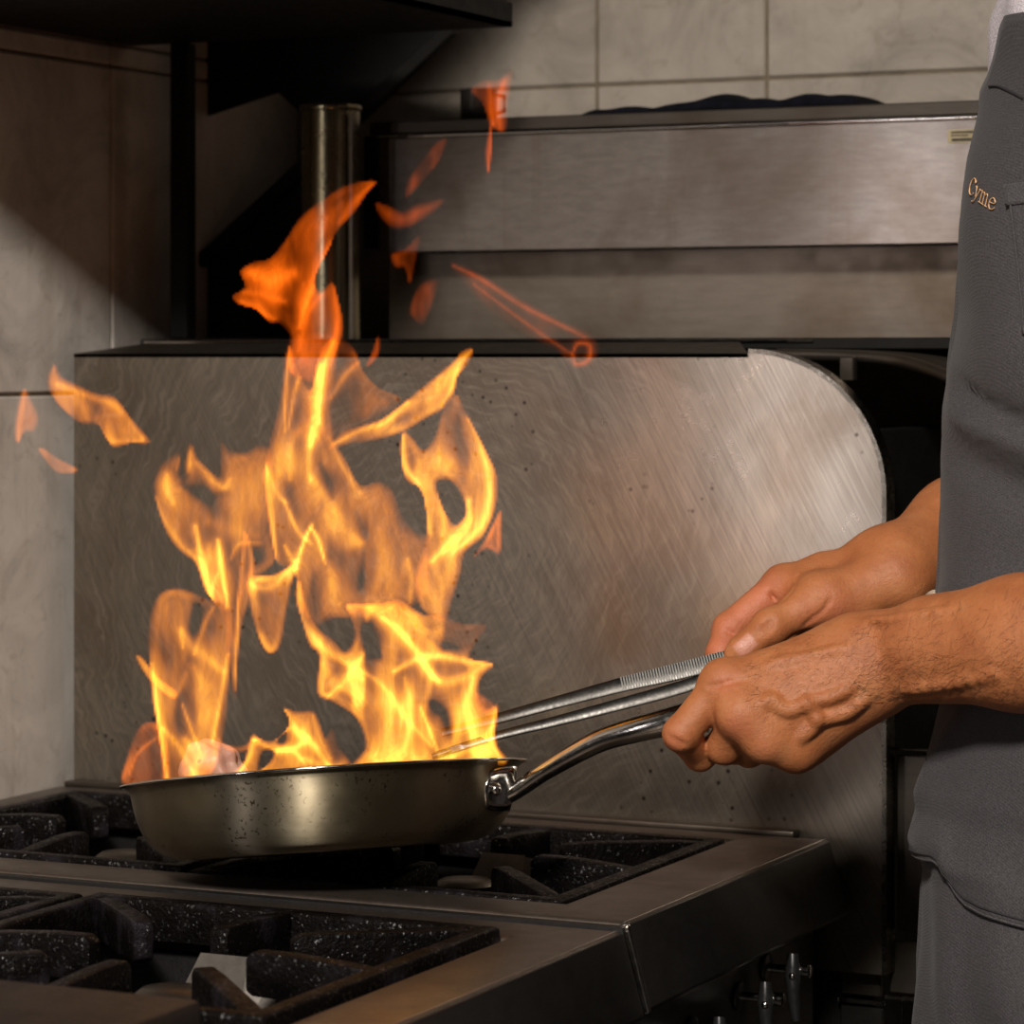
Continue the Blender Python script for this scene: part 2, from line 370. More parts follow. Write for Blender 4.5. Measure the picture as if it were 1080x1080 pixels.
def gas_range(label, y0, y1, hx0, hx1, hy0, hy1, zt, burners):
    t = thing('gas_range', label, 'stove', (-0.33, (y0 + y1) / 2, 0), None)
    b = bmesh.new(); rim(b, -0.675, -0.001, y0, y1, hx0, hx1, hy0, hy1, zt - .028, zt, 0.0045)
    obj('range_top', b, M['rim_steel'], t, angle=35)
    # outward sloping front nosing
    b = bmesh.new()
    prism(b, [(-0.0008, y0 + .0005, zt - .001), (0.0135, y0 + .0005, zt - .052), (0.010, y0 + .0005, zt - .056), (-0.03, y0 + .0005, zt - .056), (-0.03, y0 + .0005, zt - .012), (-0.006, y0 + .0005, zt - .0005)], (0, y1 - y0 - .001, 0), 0.0012, 2)
    obj('front_nosing', b, M['front_steel'], t, angle=35)
    b = bmesh.new(); zb = zt - .085   # burnt tray under the grates
    e = .0005
    box(b, hx0 - e, hx1 + e, hy0 - e, hy1 + e, zb - .003, zb)
    box(b, hx0 - .004, hx0 - e, hy0 - .004, hy1 + .004, zb, zt - .03); box(b, hx1 + e, hx1 + .004, hy0 - .004, hy1 + .004, zb, zt - .03)
    box(b, hx0, hx1, hy0 - .004, hy0 - e, zb, zt - .03); box(b, hx0, hx1, hy1 + e, hy1 + .004, zb, zt - .03)
    obj('drip_tray', b, M['soot'], t)
    b = bmesh.new(); box(b, -0.67, -0.035, y0 + .004, y1 - .004, 0.14, zt - .09, 0.004); obj('range_body', b, M['black_steel'], t)
    b = bmesh.new(); box(b, -0.0345, -0.012, y0 + .004, y1 - .004, 0.60, zt - .0565, 0.003); obj('control_panel', b, M['front_steel'], t)
    b = bmesh.new(); box(b, -0.0345, -0.008, y0 + .012, y1 - .012, 0.16, 0.585, 0.006); dr = obj('oven_door', b, M['front_steel'], t)
    b = bmesh.new(); ym = (y0 + y1) / 2
    tube(b, [(-.008, ym - .14, .54), (.03, ym - .14, .54), (.03, ym + .14, .54), (-.008, ym + .14, .54)], .007, 12); obj('oven_handle', b, M['chrome'], dr)
    for x in (-.64, -.06):
        for y in (y0 + .04, y1 - .04):
            b = bmesh.new(); cyl(b, (x, y, 0.0005), (x, y, .145), .02, 16); obj('leg', b, M['chrome'], t, angle=40)
    for (bx, by) in burners:
        b = bmesh.new(); lathe(b, [(0, .02), (.03, .019), (.036, .014), (.040, .006), (.040, -.004), (.028, -.014), (.024, -.05), (0, -.05)], 40, Matrix.Translation((bx, by, zt - .045)))
        bu = obj('burner', b, M['iron'], t, angle=40)
        b = bmesh.new(); lathe(b, [(.022, .0202), (.022, .024), (.018, .027), (0, .028)], 32, Matrix.Translation((bx, by, zt - .045))); obj('burner_cap', b, M['dark_steel'], bu, angle=40)
        b = bmesh.new(); tube(b, [(bx + .03, by, zt - .07), (hx1 - .01, by, zt - .07)], .009, 12); obj('gas_tube', b, M['dark_steel'], bu, angle=40)
        # bent baffle sheet standing beside the flame ring
        b = bmesh.new()
        prism(b, [(bx - .024, by + .018, zt - .060), (bx - .010, by + .050, zt - .008), (bx + .024, by + .050, zt - .008), (bx + .030, by + .018, zt - .060)], (0, .0006, .0016))
        prism(b, [(bx + .024, by + .050, zt - .008), (bx + .030, by + .018, zt - .060), (bx + .048, by + .034, zt - .060), (bx + .038, by + .058, zt - .010)], (.0012, .0010, 0))
        obj('heat_baffle', b, M['sheet'], bu)
    return t
YS = -0.395
bR = [(-.213, -.194), (-.498, -.194)]; bF = [(-.21, -.596), (-.50, -.596)]
rr = gas_range('rear gas range module under the frying pan, against the divider panel', YS + .0045, -.016, -.641, -.0672, -.343, -.047, ZT, bR)
rf = gas_range('front gas range module nearest the viewer with uncovered black grates', -.86, YS - .0045, -.645, -.0585, -.746, -.4475, ZT - .0035, bF)
b = bmesh.new(); box(b, -.674, -.002, YS - .0044, YS + .0044, ZT - .03, ZT - .0022); obj('groove_shade_strip', b, M['soot'], rr)  # black strip added as the shade in the groove between the modules
b = bmesh.new(); tube(b, [(-.0052, YS + .006, ZT - .0006), (-.0052, -.018, ZT - .0006)], .0008, 8); obj('edge_highlight_wire', b, M['handle'], rr, angle=60)  # bright wire added to draw the highlight along the front edge
b = bmesh.new(); tube(b, [(-.0052, -.858, ZT - .0041), (-.0052, YS - .006, ZT - .0041)], .0007, 8); obj('edge_highlight_wire', b, M['handle'], rf, angle=60)  # the same added highlight line on the front module
b = bmesh.new(); prism(b, [(.0005, YS - .0025, ZT - .001), (.0150, YS - .0025, ZT - .054), (.0120, YS - .0025, ZT - .055), (-.004, YS - .0025, ZT - .001)], (0, .005, 0), .0006, 2); obj('seam_highlight_strip', b, M['handle'], rr)  # bright strip added as the highlight line at the seam end
# gas taps on the rear module's front
def tap(parent, y, z):
    b = bmesh.new(); cyl(b, (-.0125, y, z), (-.009, y, z), .010, 24, .001); ro = obj('gas_tap', b, M['front_steel'], parent, angle=40)
    b = bmesh.new(); tube(b, [(-.009, y, z), (.006, y, z), (.0065, y, z), (.022, y, z), (.0225, y, z)], [.0032, .0032, .0048, .0048, .004], 20); obj('tap_stem', b, M['chrome'], ro, angle=40)
    b = bmesh.new()
    tube(b, [(.010, y - .003, z + .012), (.011, y - .0055, z - .002), (.012, y - .007, z - .018), (.014, y - .008, z - .034)], [.0038, .0058, .0045, .0030], 14); obj('tap_lever', b, M['tap_black'], ro, angle=50)
    b = bmesh.new(); bmesh.ops.create_uvsphere(b, u_segments=16, v_segments=10, radius=.0026, matrix=Matrix.Translation((.0125, y - .0108, z - .002))); obj('tap_dot', b, M['chrome'], ro, smooth=True)
tap(rr, -.176, .8135); tap(rr, -.122, .8235); tap(rr, -.262, .806)

# ---- grates
def grate(cx, cy, zt, label, w=.142, d=.142):
    g = thing('burner_grate', label, 'grate', (cx, cy, zt - .03), 'cast iron burner grates')
    b = bmesh.new(); rim(b, cx - w, cx + w, cy - d, cy + d, cx - w + .013, cx + w - .013, cy - d + .013, cy + d - .013, zt - .026, zt, .003)
    obj('frame', b, M['iron'], g, angle=35)
    for k in range(8):
        a = k * math.pi / 4
        ca, sa = math.cos(a), math.sin(a)
        R0 = (w - .008) if k % 2 == 0 else (w - .010) * 1.414
        R1 = .054 if k % 2 == 0 else .074
        th = .0065
        prof = [(R0, -.026), (R0, -.0015), (R0 - .02, .0005), (R1 + .028, .003), (R1 + .004, .003), (R1, -.001), (R1, -.020), (R1 + .004, -.023), (R1 + .03, -.024), (R1 + .045, -.026)]
        pts = [(cx + r * ca - (-th) * sa * -1, cy + r * sa + (-th) * ca, zt + z) for r, z in prof]
        pts = [(cx + r * ca + th * sa, cy + r * sa - th * ca, zt + z) for r, z in prof]
        b = bmesh.new(); prism(b, pts, (-2 * th * sa, 2 * th * ca, 0), .0016, 2)
        bmesh.ops.subdivide_edges(b, edges=[e for e in b.edges if e.calc_length() > .02], cuts=3, use_grid_fill=True)
        obj('finger', b, M['iron'], g, angle=40)
    return g
grate(-.212, -.196, ZT + .001, 'cast iron grate at the right end under the pan handle', .1415, .1455)
grate(-.499, -.196, ZT + .003, 'cast iron grate at the back left beside the pan, near the tiled wall', .1405, .1455)
grate(-.209, -.597, ZT + .003, 'front cast iron grate with a shiny metal baffle in its centre', .1465, .1465)
grate(-.507, -.597, ZT + .001, 'cast iron grate at the left edge of the front range, partly cut off', .1395, .1465)
# board lying across the front left
c1 = PZ(213, 1054, .925)
b = bmesh.new(); box(b, c1[0] - .42, c1[0], c1[1] - .20, c1[1], .9005, .925, .003, 2)
o = obj('chopping_board', b, M['wood'], None, angle=40); tag(o, 'dark brown charred board on the range at the bottom left corner', 'board')

# ================================================================== overhead shelf on the left wall
zs = 1.525
sh = thing('overhead_shelf', 'black overhead wall shelf at the top left with a diagonal brace', 'shelf', (-.5, -.15, zs))
b = bmesh.new(); box(b, XW + .0008, -.324, -.40, .12, zs, zs + .004); box(b, -.330, -.324, -.40, .12, zs, zs + .020); box(b, XW + .0008, -.331, .114, .12, zs + .0045, zs + .020)
obj('shelf_board', b, M['black_steel'], sh)
a1, a2 = PY(474, 29, .235), PY(208, 277, .235)
b = bmesh.new(); d = (a2 - a1); n = np.array([-d[2], 0, d[0]]); n /= np.linalg.norm(n); hw = n * .006
prism(b, [a1 + hw, a1 - hw, a2 - hw, a2 + hw], (0, .012, 0), .001, 1); obj('brace', b, M['black_steel'], sh)
b = bmesh.new()
prism(b, [PY(206, 274, .25), PY(322, 172, .25), PY(322, 356, .25), PY(206, 356, .25)], (0, .004, 0)); obj('side_shade_plate', b, M['black_steel'], sh)  # black sheet standing in for the shaded wall below the brace
b = bmesh.new()
prism(b, [PY(204, 20, .25), PY(475, 20, .25), PY(472, 32, .25), PY(381, 118, .25), PY(330, 130, .25), PY(293, 97, .25), PY(204, 127, .25)], (0, .004, 0)); obj('shade_plate', b, M['black_steel'], sh)  # black sheet standing in for the shelf's shade on the wall behind
b = bmesh.new(); p = PY(193, 200, .12); box(b, p[0] - .0085, p[0] + .0085, .112, .128, 1.2705, zs - .0005, .001, 1); obj('post', b, M['black_steel'], sh)
b = bmesh.new()   # unseen hood added over the shelf to shade the upper left
prism(b, [(XW + .0008, -.52, 1.76), (-.275, -.52, 1.76), (-.275, -.52, 1.80), (-.40, -.52, 2.0), (XW + .0008, -.52, 2.0)], (0, .93, 0), .002, 1); obj('added_canopy', b, M['black_steel'], sh)
b = bmesh.new(); box(b, p[0] - .0125, p[0] + .0125, .108, .132, zs + .021, 1.7595, .001, 1); obj('post', b, M['black_steel'], sh)  # unseen upper post, added to carry the shading hood
# pipe
p0 = PY(349, 360, .2)
pp = thing('standpipe', 'upright tarnished steel pipe behind the upper flame', 'pipe', (p0[0], .2, 1.2685))
b = bmesh.new(); cyl(b, (p0[0], .2, 1.2685), (p0[0], .2, 1.468), .0255, 40); cyl(b, (p0[0], .2, 1.4685), (p0[0], .2, 1.474), .0272, 40, .001); obj('pipe_body', b, M['pipe'], pp, angle=40)
b = bmesh.new(); q = PY(378, 300, .2); box(b, q[0] - .0012, q[0] + .0012, .186, .19, 1.2685, 1.465); obj('seam_strip', b, M['fascia_steel'], pp)

# ================================================================== pass shelf along the back
YF = .25
xl = PY(400, 200, YF)[0]; zt_, zb_ = 1.448, 1.3505
ps = thing('pass_shelf', 'long hazy steel pass shelf with a bright folded edge at the back', 'shelf', ((xl + .5) / 2, YF, 1.27))
b = bmesh.new(); box(b, xl, .62, YF, YF + .003, zb_, zt_); box(b, xl, .62, YF, YF + .02, zb_ - .003, zb_)
obj('front_fascia', b, M['fascia_steel'], ps)
b = bmesh.new(); tube(b, [(xl - .002, YF - .001, zt_ + .0005), (.62, YF - .001, zt_ + .0005)], .0022, 10); obj('folded_edge', b, M['chrome'], ps, angle=60)
b = bmesh.new(); box(b, xl - .012, .62, YF + .004, YF + .155, zt_ + .003, zt_ + .0145, .001, 1); obj('top_board', b, M['dark_steel'], ps)
b = bmesh.new(); box(b, xl - .016, .62, YF + .05, YF + .054, 1.2705, zb_ - .0035); obj('back_panel', b, m_steel('brown_hazed_steel', (0.21, 0.175, 0.14), .42, (25, 160, 160), (0, 0, 0), .85, stain=.55), ps)
b = bmesh.new(); box(b, xl - .016, xl - .001, YF - .0, YF + .155, zb_ - .0, zt_ + .002, .001, 1); obj('end_plate', b, M['black_steel'], ps)
b = bmesh.new(); q = PY(1000, 137, YF); q2 = PY(1036, 150, YF); box(b, q[0], q2[0] + .003, YF - .0012, YF - .0002, q2[2], q[2]); lb = obj('label_plate', b, M['label_y'], ps); lb['label'] = 'small yellowed sticker on the shelf front'
b = bmesh.new()
for (u0, u1, v0, v1) in ((.1, .86, .72, .86), (.1, .6, .5, .6), (.12, .8, .12, .34)):
    x0, x1 = q[0] + (q2[0] - q[0]) * u0, q[0] + (q2[0] - q[0]) * u1
    box(b, x0, x1, YF - .0016, YF - .0013, q2[2] + (q[2] - q2[2]) * v0, q2[2] + (q[2] - q2[2]) * v1)
obj('faded_print', b, M['ink'], lb)
# ledge rail beneath
b = bmesh.new(); box(b, -.66, .12, .085, .42, 1.2605, 1.2695, .001, 1); lg = obj('shelf_ledge', b, M['black_steel'], None); tag(lg, 'narrow black ledge running behind the top of the divider panel', 'ledge')
b = bmesh.new(); tube(b, [(-.655, .083, 1.2672), (-.05, .083, 1.2672)], .0012, 8); obj('wire_rail', b, M['chrome'], lg)
# curved lip of the sink-like unit at the right
pts = [PY(820, 374, .07), PY(880, 375, .07), PY(920, 377, .065), PY(955, 382, .06), PY(985, 391, .05), PY(1010, 402, .04), PY(1035, 418, .03), PY(1060, 440, .02)]
cv = thing('curved_worktop', 'dark steel worktop lip curving down beside the apron', 'worktop', pts[2])
b = bmesh.new(); tube(b, catmull(pts, 8), .0055, 10, 0.9); obj('rolled_lip', b, M['dark_steel'], cv, angle=60)
pp_ = [Vector(p) for p in catmull(pts, 4)]
b = bmesh.new()
lo = [b.verts.new(p + Vector((0, .004, .004))) for p in pp_]; hi = [b.verts.new(Vector((p.x + .02, .24, 1.268 - max(0, (1.25 - p.z)) * .6))) for p in pp_]
for i in range(len(lo) - 1): b.faces.new((lo[i], lo[i + 1], hi[i + 1], hi[i]))
o = obj('worktop_skin', b, M['dark_steel'], cv, smooth=True); o.modifiers.new('s', 'SOLIDIFY').thickness = .002
# items on the pass shelf
z0 = zt_ + .0146
b = bmesh.new()
xa, xb = PY(634, 130, .31)[0], PY(926, 125, .31)[0]
n = 46; m_ = 14; grid = []
for i in range(n + 1):
    u = i / n; row = []
    hgt = .006 + .0165 * (max(0, min(1, u * 1.6))) ** .8 * (1 - .3 * u) + .0025 * math.sin(u * 17) + .002 * math.sin(u * 41 + 1)
    if .33 < u < .6: hgt += .006 * math.sin((u - .33) / .27 * math.pi)
    hgt *= .62
    hgt *= min(1, (u / .04) ** .5 if u > 0 else 0) * min(1, ((1 - u) / .03) ** .5)
    for j in range(m_ + 1):
        s = j / m_; a = math.pi * s
        row.append(b.verts.new((xa + (xb - xa) * u, .315 - .05 * math.cos(a) * (1 + .05 * math.sin(9 * u)), z0 + .0003 + hgt * (math.sin(a) ** .45 if 0 < s < 1 else 0) * (1 + .04 * math.sin(23 * u + 4 * s)))))
    grid.append(row)
for i in range(n):
    for j in range(m_): b.faces.new((grid[i][j], grid[i + 1][j], grid[i + 1][j + 1], grid[i][j + 1]))
    b.faces.new((grid[i][0], grid[i][m_], grid[i + 1][m_], grid[i + 1][0]))
o = obj('folded_cloth', b, M['cloth_dark'], None, smooth=True); tag(o, 'dark folded cloth lying on top of the pass shelf', 'cloth')
q = PY(505, 130, .30)
tn = thing('tin_cup', 'small dark glossy tin cup on the left end of the pass shelf', 'cup', (q[0], .30, z0))
b = bmesh.new(); lathe(b, [(0, .0004), (.0155, .0004), (.0165, .002), (.0165, .027), (.0172, .029), (.0155, .029), (.0150, .006), (0, .005)], 36, Matrix.Translation((q[0], .30, z0))); obj('cup_body', b, M['tin_dark'], tn, angle=40)
b = bmesh.new(); tube(b, [(q[0] + .0155, .30, z0 + .024), (q[0] + .026, .298, z0 + .022), (q[0] + .026, .298, z0 + .009), (q[0] + .0155, .30, z0 + .007)], .002, 8); obj('cup_handle', b, M['tin_dark'], tn, angle=60)

# ================================================================== dark cabinet beyond the divider at the right
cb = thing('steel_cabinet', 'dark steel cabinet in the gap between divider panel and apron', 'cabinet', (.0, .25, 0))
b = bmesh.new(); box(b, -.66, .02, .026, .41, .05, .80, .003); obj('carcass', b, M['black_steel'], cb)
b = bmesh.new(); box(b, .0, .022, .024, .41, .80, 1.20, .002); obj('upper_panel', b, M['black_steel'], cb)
def pxbox(name, px0, px1, y0, y1, Y, dy, mat, par, bev=.001):
    p, q = PY(px0, y0, Y), PY(px1, y1, Y)
    b = bmesh.new(); box(b, p[0], q[0], Y, Y + dy, q[2], p[2], bev, 1); return obj(name, b, mat, par, angle=35)
dr = pxbox('cabinet_door', 946, 985, 796, 985, .02, .006, M['dark_steel'], cb)
pxbox('door_rail', 940, 985, 788, 794, .016, .004, M['dark_steel'], dr)
pxbox('lower_panel', 887, 929, 1005, 1052, .018, .005, M['dark_steel'], cb)
pxbox('panel_trim', 884, 931, 1055, 1058, .0145, .003, M['chrome'], cb)
pxbox('lower_panel', 886, 931, 1060, 1100, .018, .005, M['front_steel'], cb)
pxbox('lower_panel', 938, 972, 992, 1050, .02, .004, M['dark_steel'], cb)
pxbox('panel_trim', 934, 964, 1052, 1054, .0145, .003, M['chrome'], cb)
pxbox('panel_trim', 950, 953, 1055, 1100, .0145, .003, M['chrome'], cb)
pxbox('bracket', 885, 900, 376, 402, .05, .01, M['dark_steel'], cb)
pxbox('hinge_bar', 885, 931, 998, 1001, .010, .004, M['dark_steel'], cb)
# ================================================================== frying pan
DP = 2.13
pc = P(342, 817.5, DP); RP = 213.0 / F * DP
roll, tilt = math.radians(3.9), math.radians(9.3)
# pan axes: e1 to the right (rising), e2 away from the viewer (falling), e3 up
e1 = RIGHT * math.cos(roll) + UP * math.sin(roll)
e2 = FWD * math.cos(tilt) - UP * math.sin(tilt); e2 -= e1 * np.dot(e1, e2); e2 /= np.linalg.norm(e2)
e3 = np.cross(e1, e2)
PM = Matrix(((e1[0], e2[0], e3[0], pc[0]), (e1[1], e2[1], e3[1], pc[1]), (e1[2], e2[2], e3[2], pc[2]), (0, 0, 0, 1)))
def PP(x, y, z): return np.array(PM @ Vector((x, y, z)))
pan = thing('frying_pan', 'steel frying pan full of flames held over the range', 'pan', pc - e3 * .05)
R = RP
prof = [(0, -.0515), (R * .66, -.0515), (R * .735, -.0506), (R * .80, -.0475), (R * .86, -.0415), (R * .905, -.033), (R * .933, -.023), (R * .948, -.013), (R * .956, -.006), (R * .965, -.003), (R * .985, -.0006), (R, 0.0), (R + .0005, .0009), (R - .0005, .0016), (R * .982, .0009), (R * .945, -.005), (R * .93, -.015), (R * .905, -.028), (R * .86, -.0385), (R * .80, -.0452), (R * .735, -.0486), (R * .66, -.0495), (0, -.0495)]
b = bmesh.new(); lathe(b, prof, 128, PM); obj('pan_body', b, M['pan'], pan, angle=50)
b = bmesh.new(); lathe(b, [(R + .0013 * math.cos(t), .0004 + .0011 * math.sin(t)) for t in np.linspace(0, 2 * math.pi, 9)[:-1]], 128, PM, True); obj('rolled_rim', b, M['chrome'], pan, smooth=True)
# bracket + rivets + handle
def PX_(px, py, d): return P(px, py, d)
hp = [(536, 838, 2.082), (549, 831, 2.078), (572, 815, 2.070), (602, 797, 2.060), (635, 780, 2.050), (668, 770, 2.040), (700, 762, 2.033), (735, 752, 2.028), (775, 742, 2.026), (815, 733, 2.026), (850, 727, 2.028)]
hr = [.0075, .0070, .0075, .0085, .0095, .0105, .0112, .0112, .0105, .010, .008]
hc = catmull([P(*p) for p in hp], 5)
hrr = [np.interp(i / (len(hc) - 1), np.linspace(0, 1, len(hr)), hr) for i in range(len(hc))]
b = bmesh.new(); tube(b, hc, hrr, 20, [0.82] * len(hc), (0, 0, 1))
ha = obj('handle', b, M['handle'], pan, smooth=True)
# bracket: curved plate hugging the wall of the pan
phi0 = math.atan2(np.dot(P(533, 850, 2.08) - pc, e2), np.dot(P(533, 850, 2.08) - pc, e1))
b = bmesh.new()
def wallr(z):
    return float(np.interp(z, [-.0415, -.033, -.023, -.013, -.006], [R * .86, R * .905, R * .933, R * .948, R * .956]))
ph = np.linspace(-.20, .20, 13); g = []
for i, a in enumerate(ph):
    u = i / 12; hz = .0115 * (1 - abs(2 * u - 1) ** 4) ** .5 + .003
    col = []
    for z in np.linspace(-.019 - hz, -.019 + hz, 7):
        r = wallr(z) + .0012 + .0075 * math.exp(-((a) / .085) ** 2)
        col.append(b.verts.new(Vector(PP(r * math.cos(phi0 + a), r * math.sin(phi0 + a), z))))
    g.append(col)
for i in range(12):
    for j in range(6): b.faces.new((g[i][j], g[i + 1][j], g[i + 1][j + 1], g[i][j + 1]))
br = obj('bracket', b, M['chrome'], pan, smooth=True); md = br.modifiers.new('s', 'SOLIDIFY'); md.thickness = .002; md.offset = 1
for a, z in ((-.135, -.019), (.135, -.019)):
    r = wallr(z) + .0042; p = PP(r * math.cos(phi0 + a), r * math.sin(phi0 + a), z)
    b = bmesh.new(); bmesh.ops.create_uvsphere(b, u_segments=18, v_segments=12, radius=.0045); 
    bmesh.ops.scale(b, vec=(1, 1, .6), verts=b.verts[:])
    nrm = Vector(e1 * math.cos(phi0 + a) + e2 * math.sin(phi0 + a))
    bmesh.ops.transform(b, matrix=Matrix.Translation(Vector(p)) @ nrm.to_track_quat('Z', 'Y').to_matrix().to_4x4(), verts=b.verts[:])
    obj('rivet', b, M['chrome'], br, smooth=True)
# food lump
fd = P(224, 809, 2.14)
b = bmesh.new(); bmesh.ops.create_icosphere(b, subdivisions=4, radius=1)
for v in b.verts:
    n = v.co.normalized(); f = 1 + .16 * math.sin(4 * n.x + 1) * math.sin(5 * n.z) + .08 * math.sin(9 * n.y + 3 * n.x)
    q = Vector((n.x * .023 * f, n.y * .018 * f, n.z * .020 * f * (1 - .25 * abs(n.x))))
    v.co = Vector(fd) + q
def m_food():
    k = NB('pale_fillet_flesh'); v = k.coord(); n = k.noise(v, 60, 4, .6)
    c = k.ramp(n, [(.3, (.34, .17, .12)), (.7, (.46, .30, .24))]); return k.bsdf(c, .45, 0, k.bump(n, .3, .002), Subsurface_Weight=.15)
o = obj('fish_piece', b, m_food(), None, smooth=True); tag(o, 'pale piece of food in the pan behind the rim, under the left flames', 'food')

# ================================================================== kitchen tweezers
M['tweezer'] = m_plain('satin_tweezer_steel', (.055, .052, .048), .36, 1.0, 90, .2, .15)
tw = thing('kitchen_tweezers', 'long steel kitchen tweezers with ribbed grips held over the pan', 'tweezers', P(790, 684, 2.10))
def strip(b, cl, hw, th, n=8):
    """flat strip; width upright in the picture's plane, thickness along the view"""
    pts = catmull([P(*c) for c in cl], n)
    N = len(pts); ws = [np.interp(i / (N - 1), np.linspace(0, 1, len(hw)), hw) for i in range(N)]
    rings = []
    for i, p in enumerate(pts):
        t = pts[min(i + 1, N - 1)] - pts[max(i - 1, 0)]; t /= np.linalg.norm(t)
        v = np.array([0, 0, 1.0]) + 0.55 * FWD; v -= t * np.dot(t, v); v /= np.linalg.norm(v); s = np.cross(t, v)
        w = ws[i]
        rings.append([b.verts.new(Vector(p + v * a * w + s * c * th)) for a, c in ((1, .5), (.8, 1), (-.8, 1), (-1, .5), (-1, -.5), (-.8, -1), (.8, -1), (1, -.5))])
    for a, c in zip(rings, rings[1:]):
        for k in range(8): b.faces.new((a[k], a[(k + 1) % 8], c[(k + 1) % 8], c[k]))
    b.faces.new(rings[0][::-1]); b.faces.new(rings[-1])
    return pts, ws
for nm, cl, hw, gr in (('upper_arm', [(466, 773, 2.105), (528, 757, 2.10), (590, 740, 2.098), (655, 722.5, 2.095), (712, 709, 2.093), (768, 695, 2.092), (805, 688, 2.094), (835, 684, 2.096)], [.0028, .0038, .0044, .0052, .0060, .0062, .005, .004], True),
                       ('lower_arm', [(458, 797, 2.085), (525, 776, 2.085), (585, 761, 2.084), (650, 744, 2.084), (705, 729, 2.086), (752, 714, 2.088), (800, 695, 2.091), (835, 684.5, 2.0925)], [.0024, .0030, .0036, .0042, .0046, .0046, .004, .0035], False)):
    b = bmesh.new(); pts, ws = strip(b, cl, hw, .0009)
    arm = obj(nm, b, M['tweezer'], tw, angle=40)
    if gr:
        b = bmesh.new(); dense = catmull([P(*c) for c in cl[3:6]], 40)
        for i in range(1, len(dense) - 1, 2):
            p = dense[i] ; t = dense[i + 1] - dense[i - 1]; t /= np.linalg.norm(t)
            v = np.array([0, 0, 1.0]) + .55 * FWD; v -= t * np.dot(t, v); v /= np.linalg.norm(v); s = np.cross(t, v)
            if np.dot(s, FWD) > 0: s = -s
            w = np.interp(i / len(dense), [0, .5, 1], [.0051, .0058, .0060]); hwid = .00045
            q = [p + s * .0008 + v * w - t * hwid, p + s * .0008 - v * w - t * hwid, p + s * .0008 - v * w + t * hwid, p + s * .0008 + v * w + t * hwid]
            prism(b, q, s * .0007)
        obj('ribbed_grip', b, m_plain('ribbed_steel', (.15, .145, .135), .36, .9, 60, .1), arm)
    else:
        b = bmesh.new(); tube(b, [P(456, 798, 2.085), P(466, 795, 2.085), P(476, 791, 2.085)], [.003, .0038, .0024], 10, .7); obj('ribbed_tip', b, M['dark_steel'], arm, angle=50)

# ================================================================== flames
def m_flame():
    k = NB('flame_gas')
    a = k.n('ShaderNodeAttribute', attribute_name='burn'); h0 = a.outputs['Fac']
    r = k.n('ShaderNodeAttribute', attribute_name='redness'); rd = r.outputs['Fac']
    v = k.coord((70, 70, 16)); n = k.noise(v, 1.0, 5, 0.62, 1.2)
    h = k.math('MULTIPLY', h0, k.rng(n, 0.3, 0.7, 0.62, 1.38))
    cool = k.ramp(h, [(0.0, (1.0, .20, .012)), (0.35, (1.0, .275, .014)), (0.7, (1.0, .39, .022)), (1.0, (1.0, .52, .05))])
    c = k.mix(rd, cool, (1.0, .125, .004))
    e = k.n('ShaderNodeEmission'); k.l(c, e.inputs['Color']); k.l(k.math('MULTIPLY', h, 0.80), e.inputs['Strength'])
    t = k.n('ShaderNodeBsdfTransparent'); ad = k.n('ShaderNodeAddShader')
    k.l(t.outputs[0], ad.inputs[0]); k.l(e.outputs[0], ad.inputs[1]); k.l(ad.outputs[0], k.out.inputs['Surface'])
    return k.m
M['flame'] = m_flame()
def seg_dist(px, py, pl, closed):
    d = np.full(px.shape, 1e9); n = len(pl)
    for i in range(n if closed else n - 1):
        ax, ay = pl[i]; bx, by = pl[(i + 1) % n]
        vx, vy = bx - ax, by - ay; L = vx * vx + vy * vy + 1e-9
        t = np.clip(((px - ax) * vx + (py - ay) * vy) / L, 0, 1)
        d = np.minimum(d, np.hypot(px - ax - t * vx, py - ay - t * vy))
    return d
def inside(px, py, pl):
    c = np.zeros(px.shape, bool); n = len(pl); j = n - 1
    for i in range(n):
        xi, yi = pl[i]; xj, yj = pl[j]
        c ^= ((yi > py) != (yj > py)) & (px < (xj - xi) * (py - yi) / (yj - yi + 1e-12) + xi); j = i
    return c
def smooth_loop(pl, n=3):
    q = [np.array(p, float) for p in pl]; N = len(q); out = []
    for i in range(N):
        p0, p1, p2, p3 = q[i - 1], q[i], q[(i + 1) % N], q[(i + 2) % N]
        for k in range(n):
            t = k / n; out.append(0.5 * (2 * p1 + (p2 - p0) * t * .8 + (2 * p0 - 5 * p1 + 4 * p2 - p3) * t * t * 1 + (3 * p1 - p0 - 3 * p2 + p3) * t ** 3) if False else 0.5 * (2 * p1 + (p2 - p0) * t + (2 * p0 - 5 * p1 + 4 * p2 - p3) * t * t + (3 * p1 - p0 - 3 * p2 + p3) * t ** 3))
    return [tuple(p) for p in out]
def ss(x, a, b):
    t = np.clip((x - a) / (b - a), 0, 1); return t * t * (3 - 2 * t)
_vg = np.random.default_rng(11).random((64, 64))
def vnoise(x, y):
    xi, yi = np.floor(x).astype(int), np.floor(y).astype(int); fx, fy = x - xi, y - yi
    fx, fy = fx * fx * (3 - 2 * fx), fy * fy * (3 - 2 * fy); g = lambda a, c: _vg[a % 64, c % 64]
    return (g(xi, yi) * (1 - fx) + g(xi + 1, yi) * fx) * (1 - fy) + (g(xi, yi + 1) * (1 - fx) + g(xi + 1, yi + 1) * fx) * fy
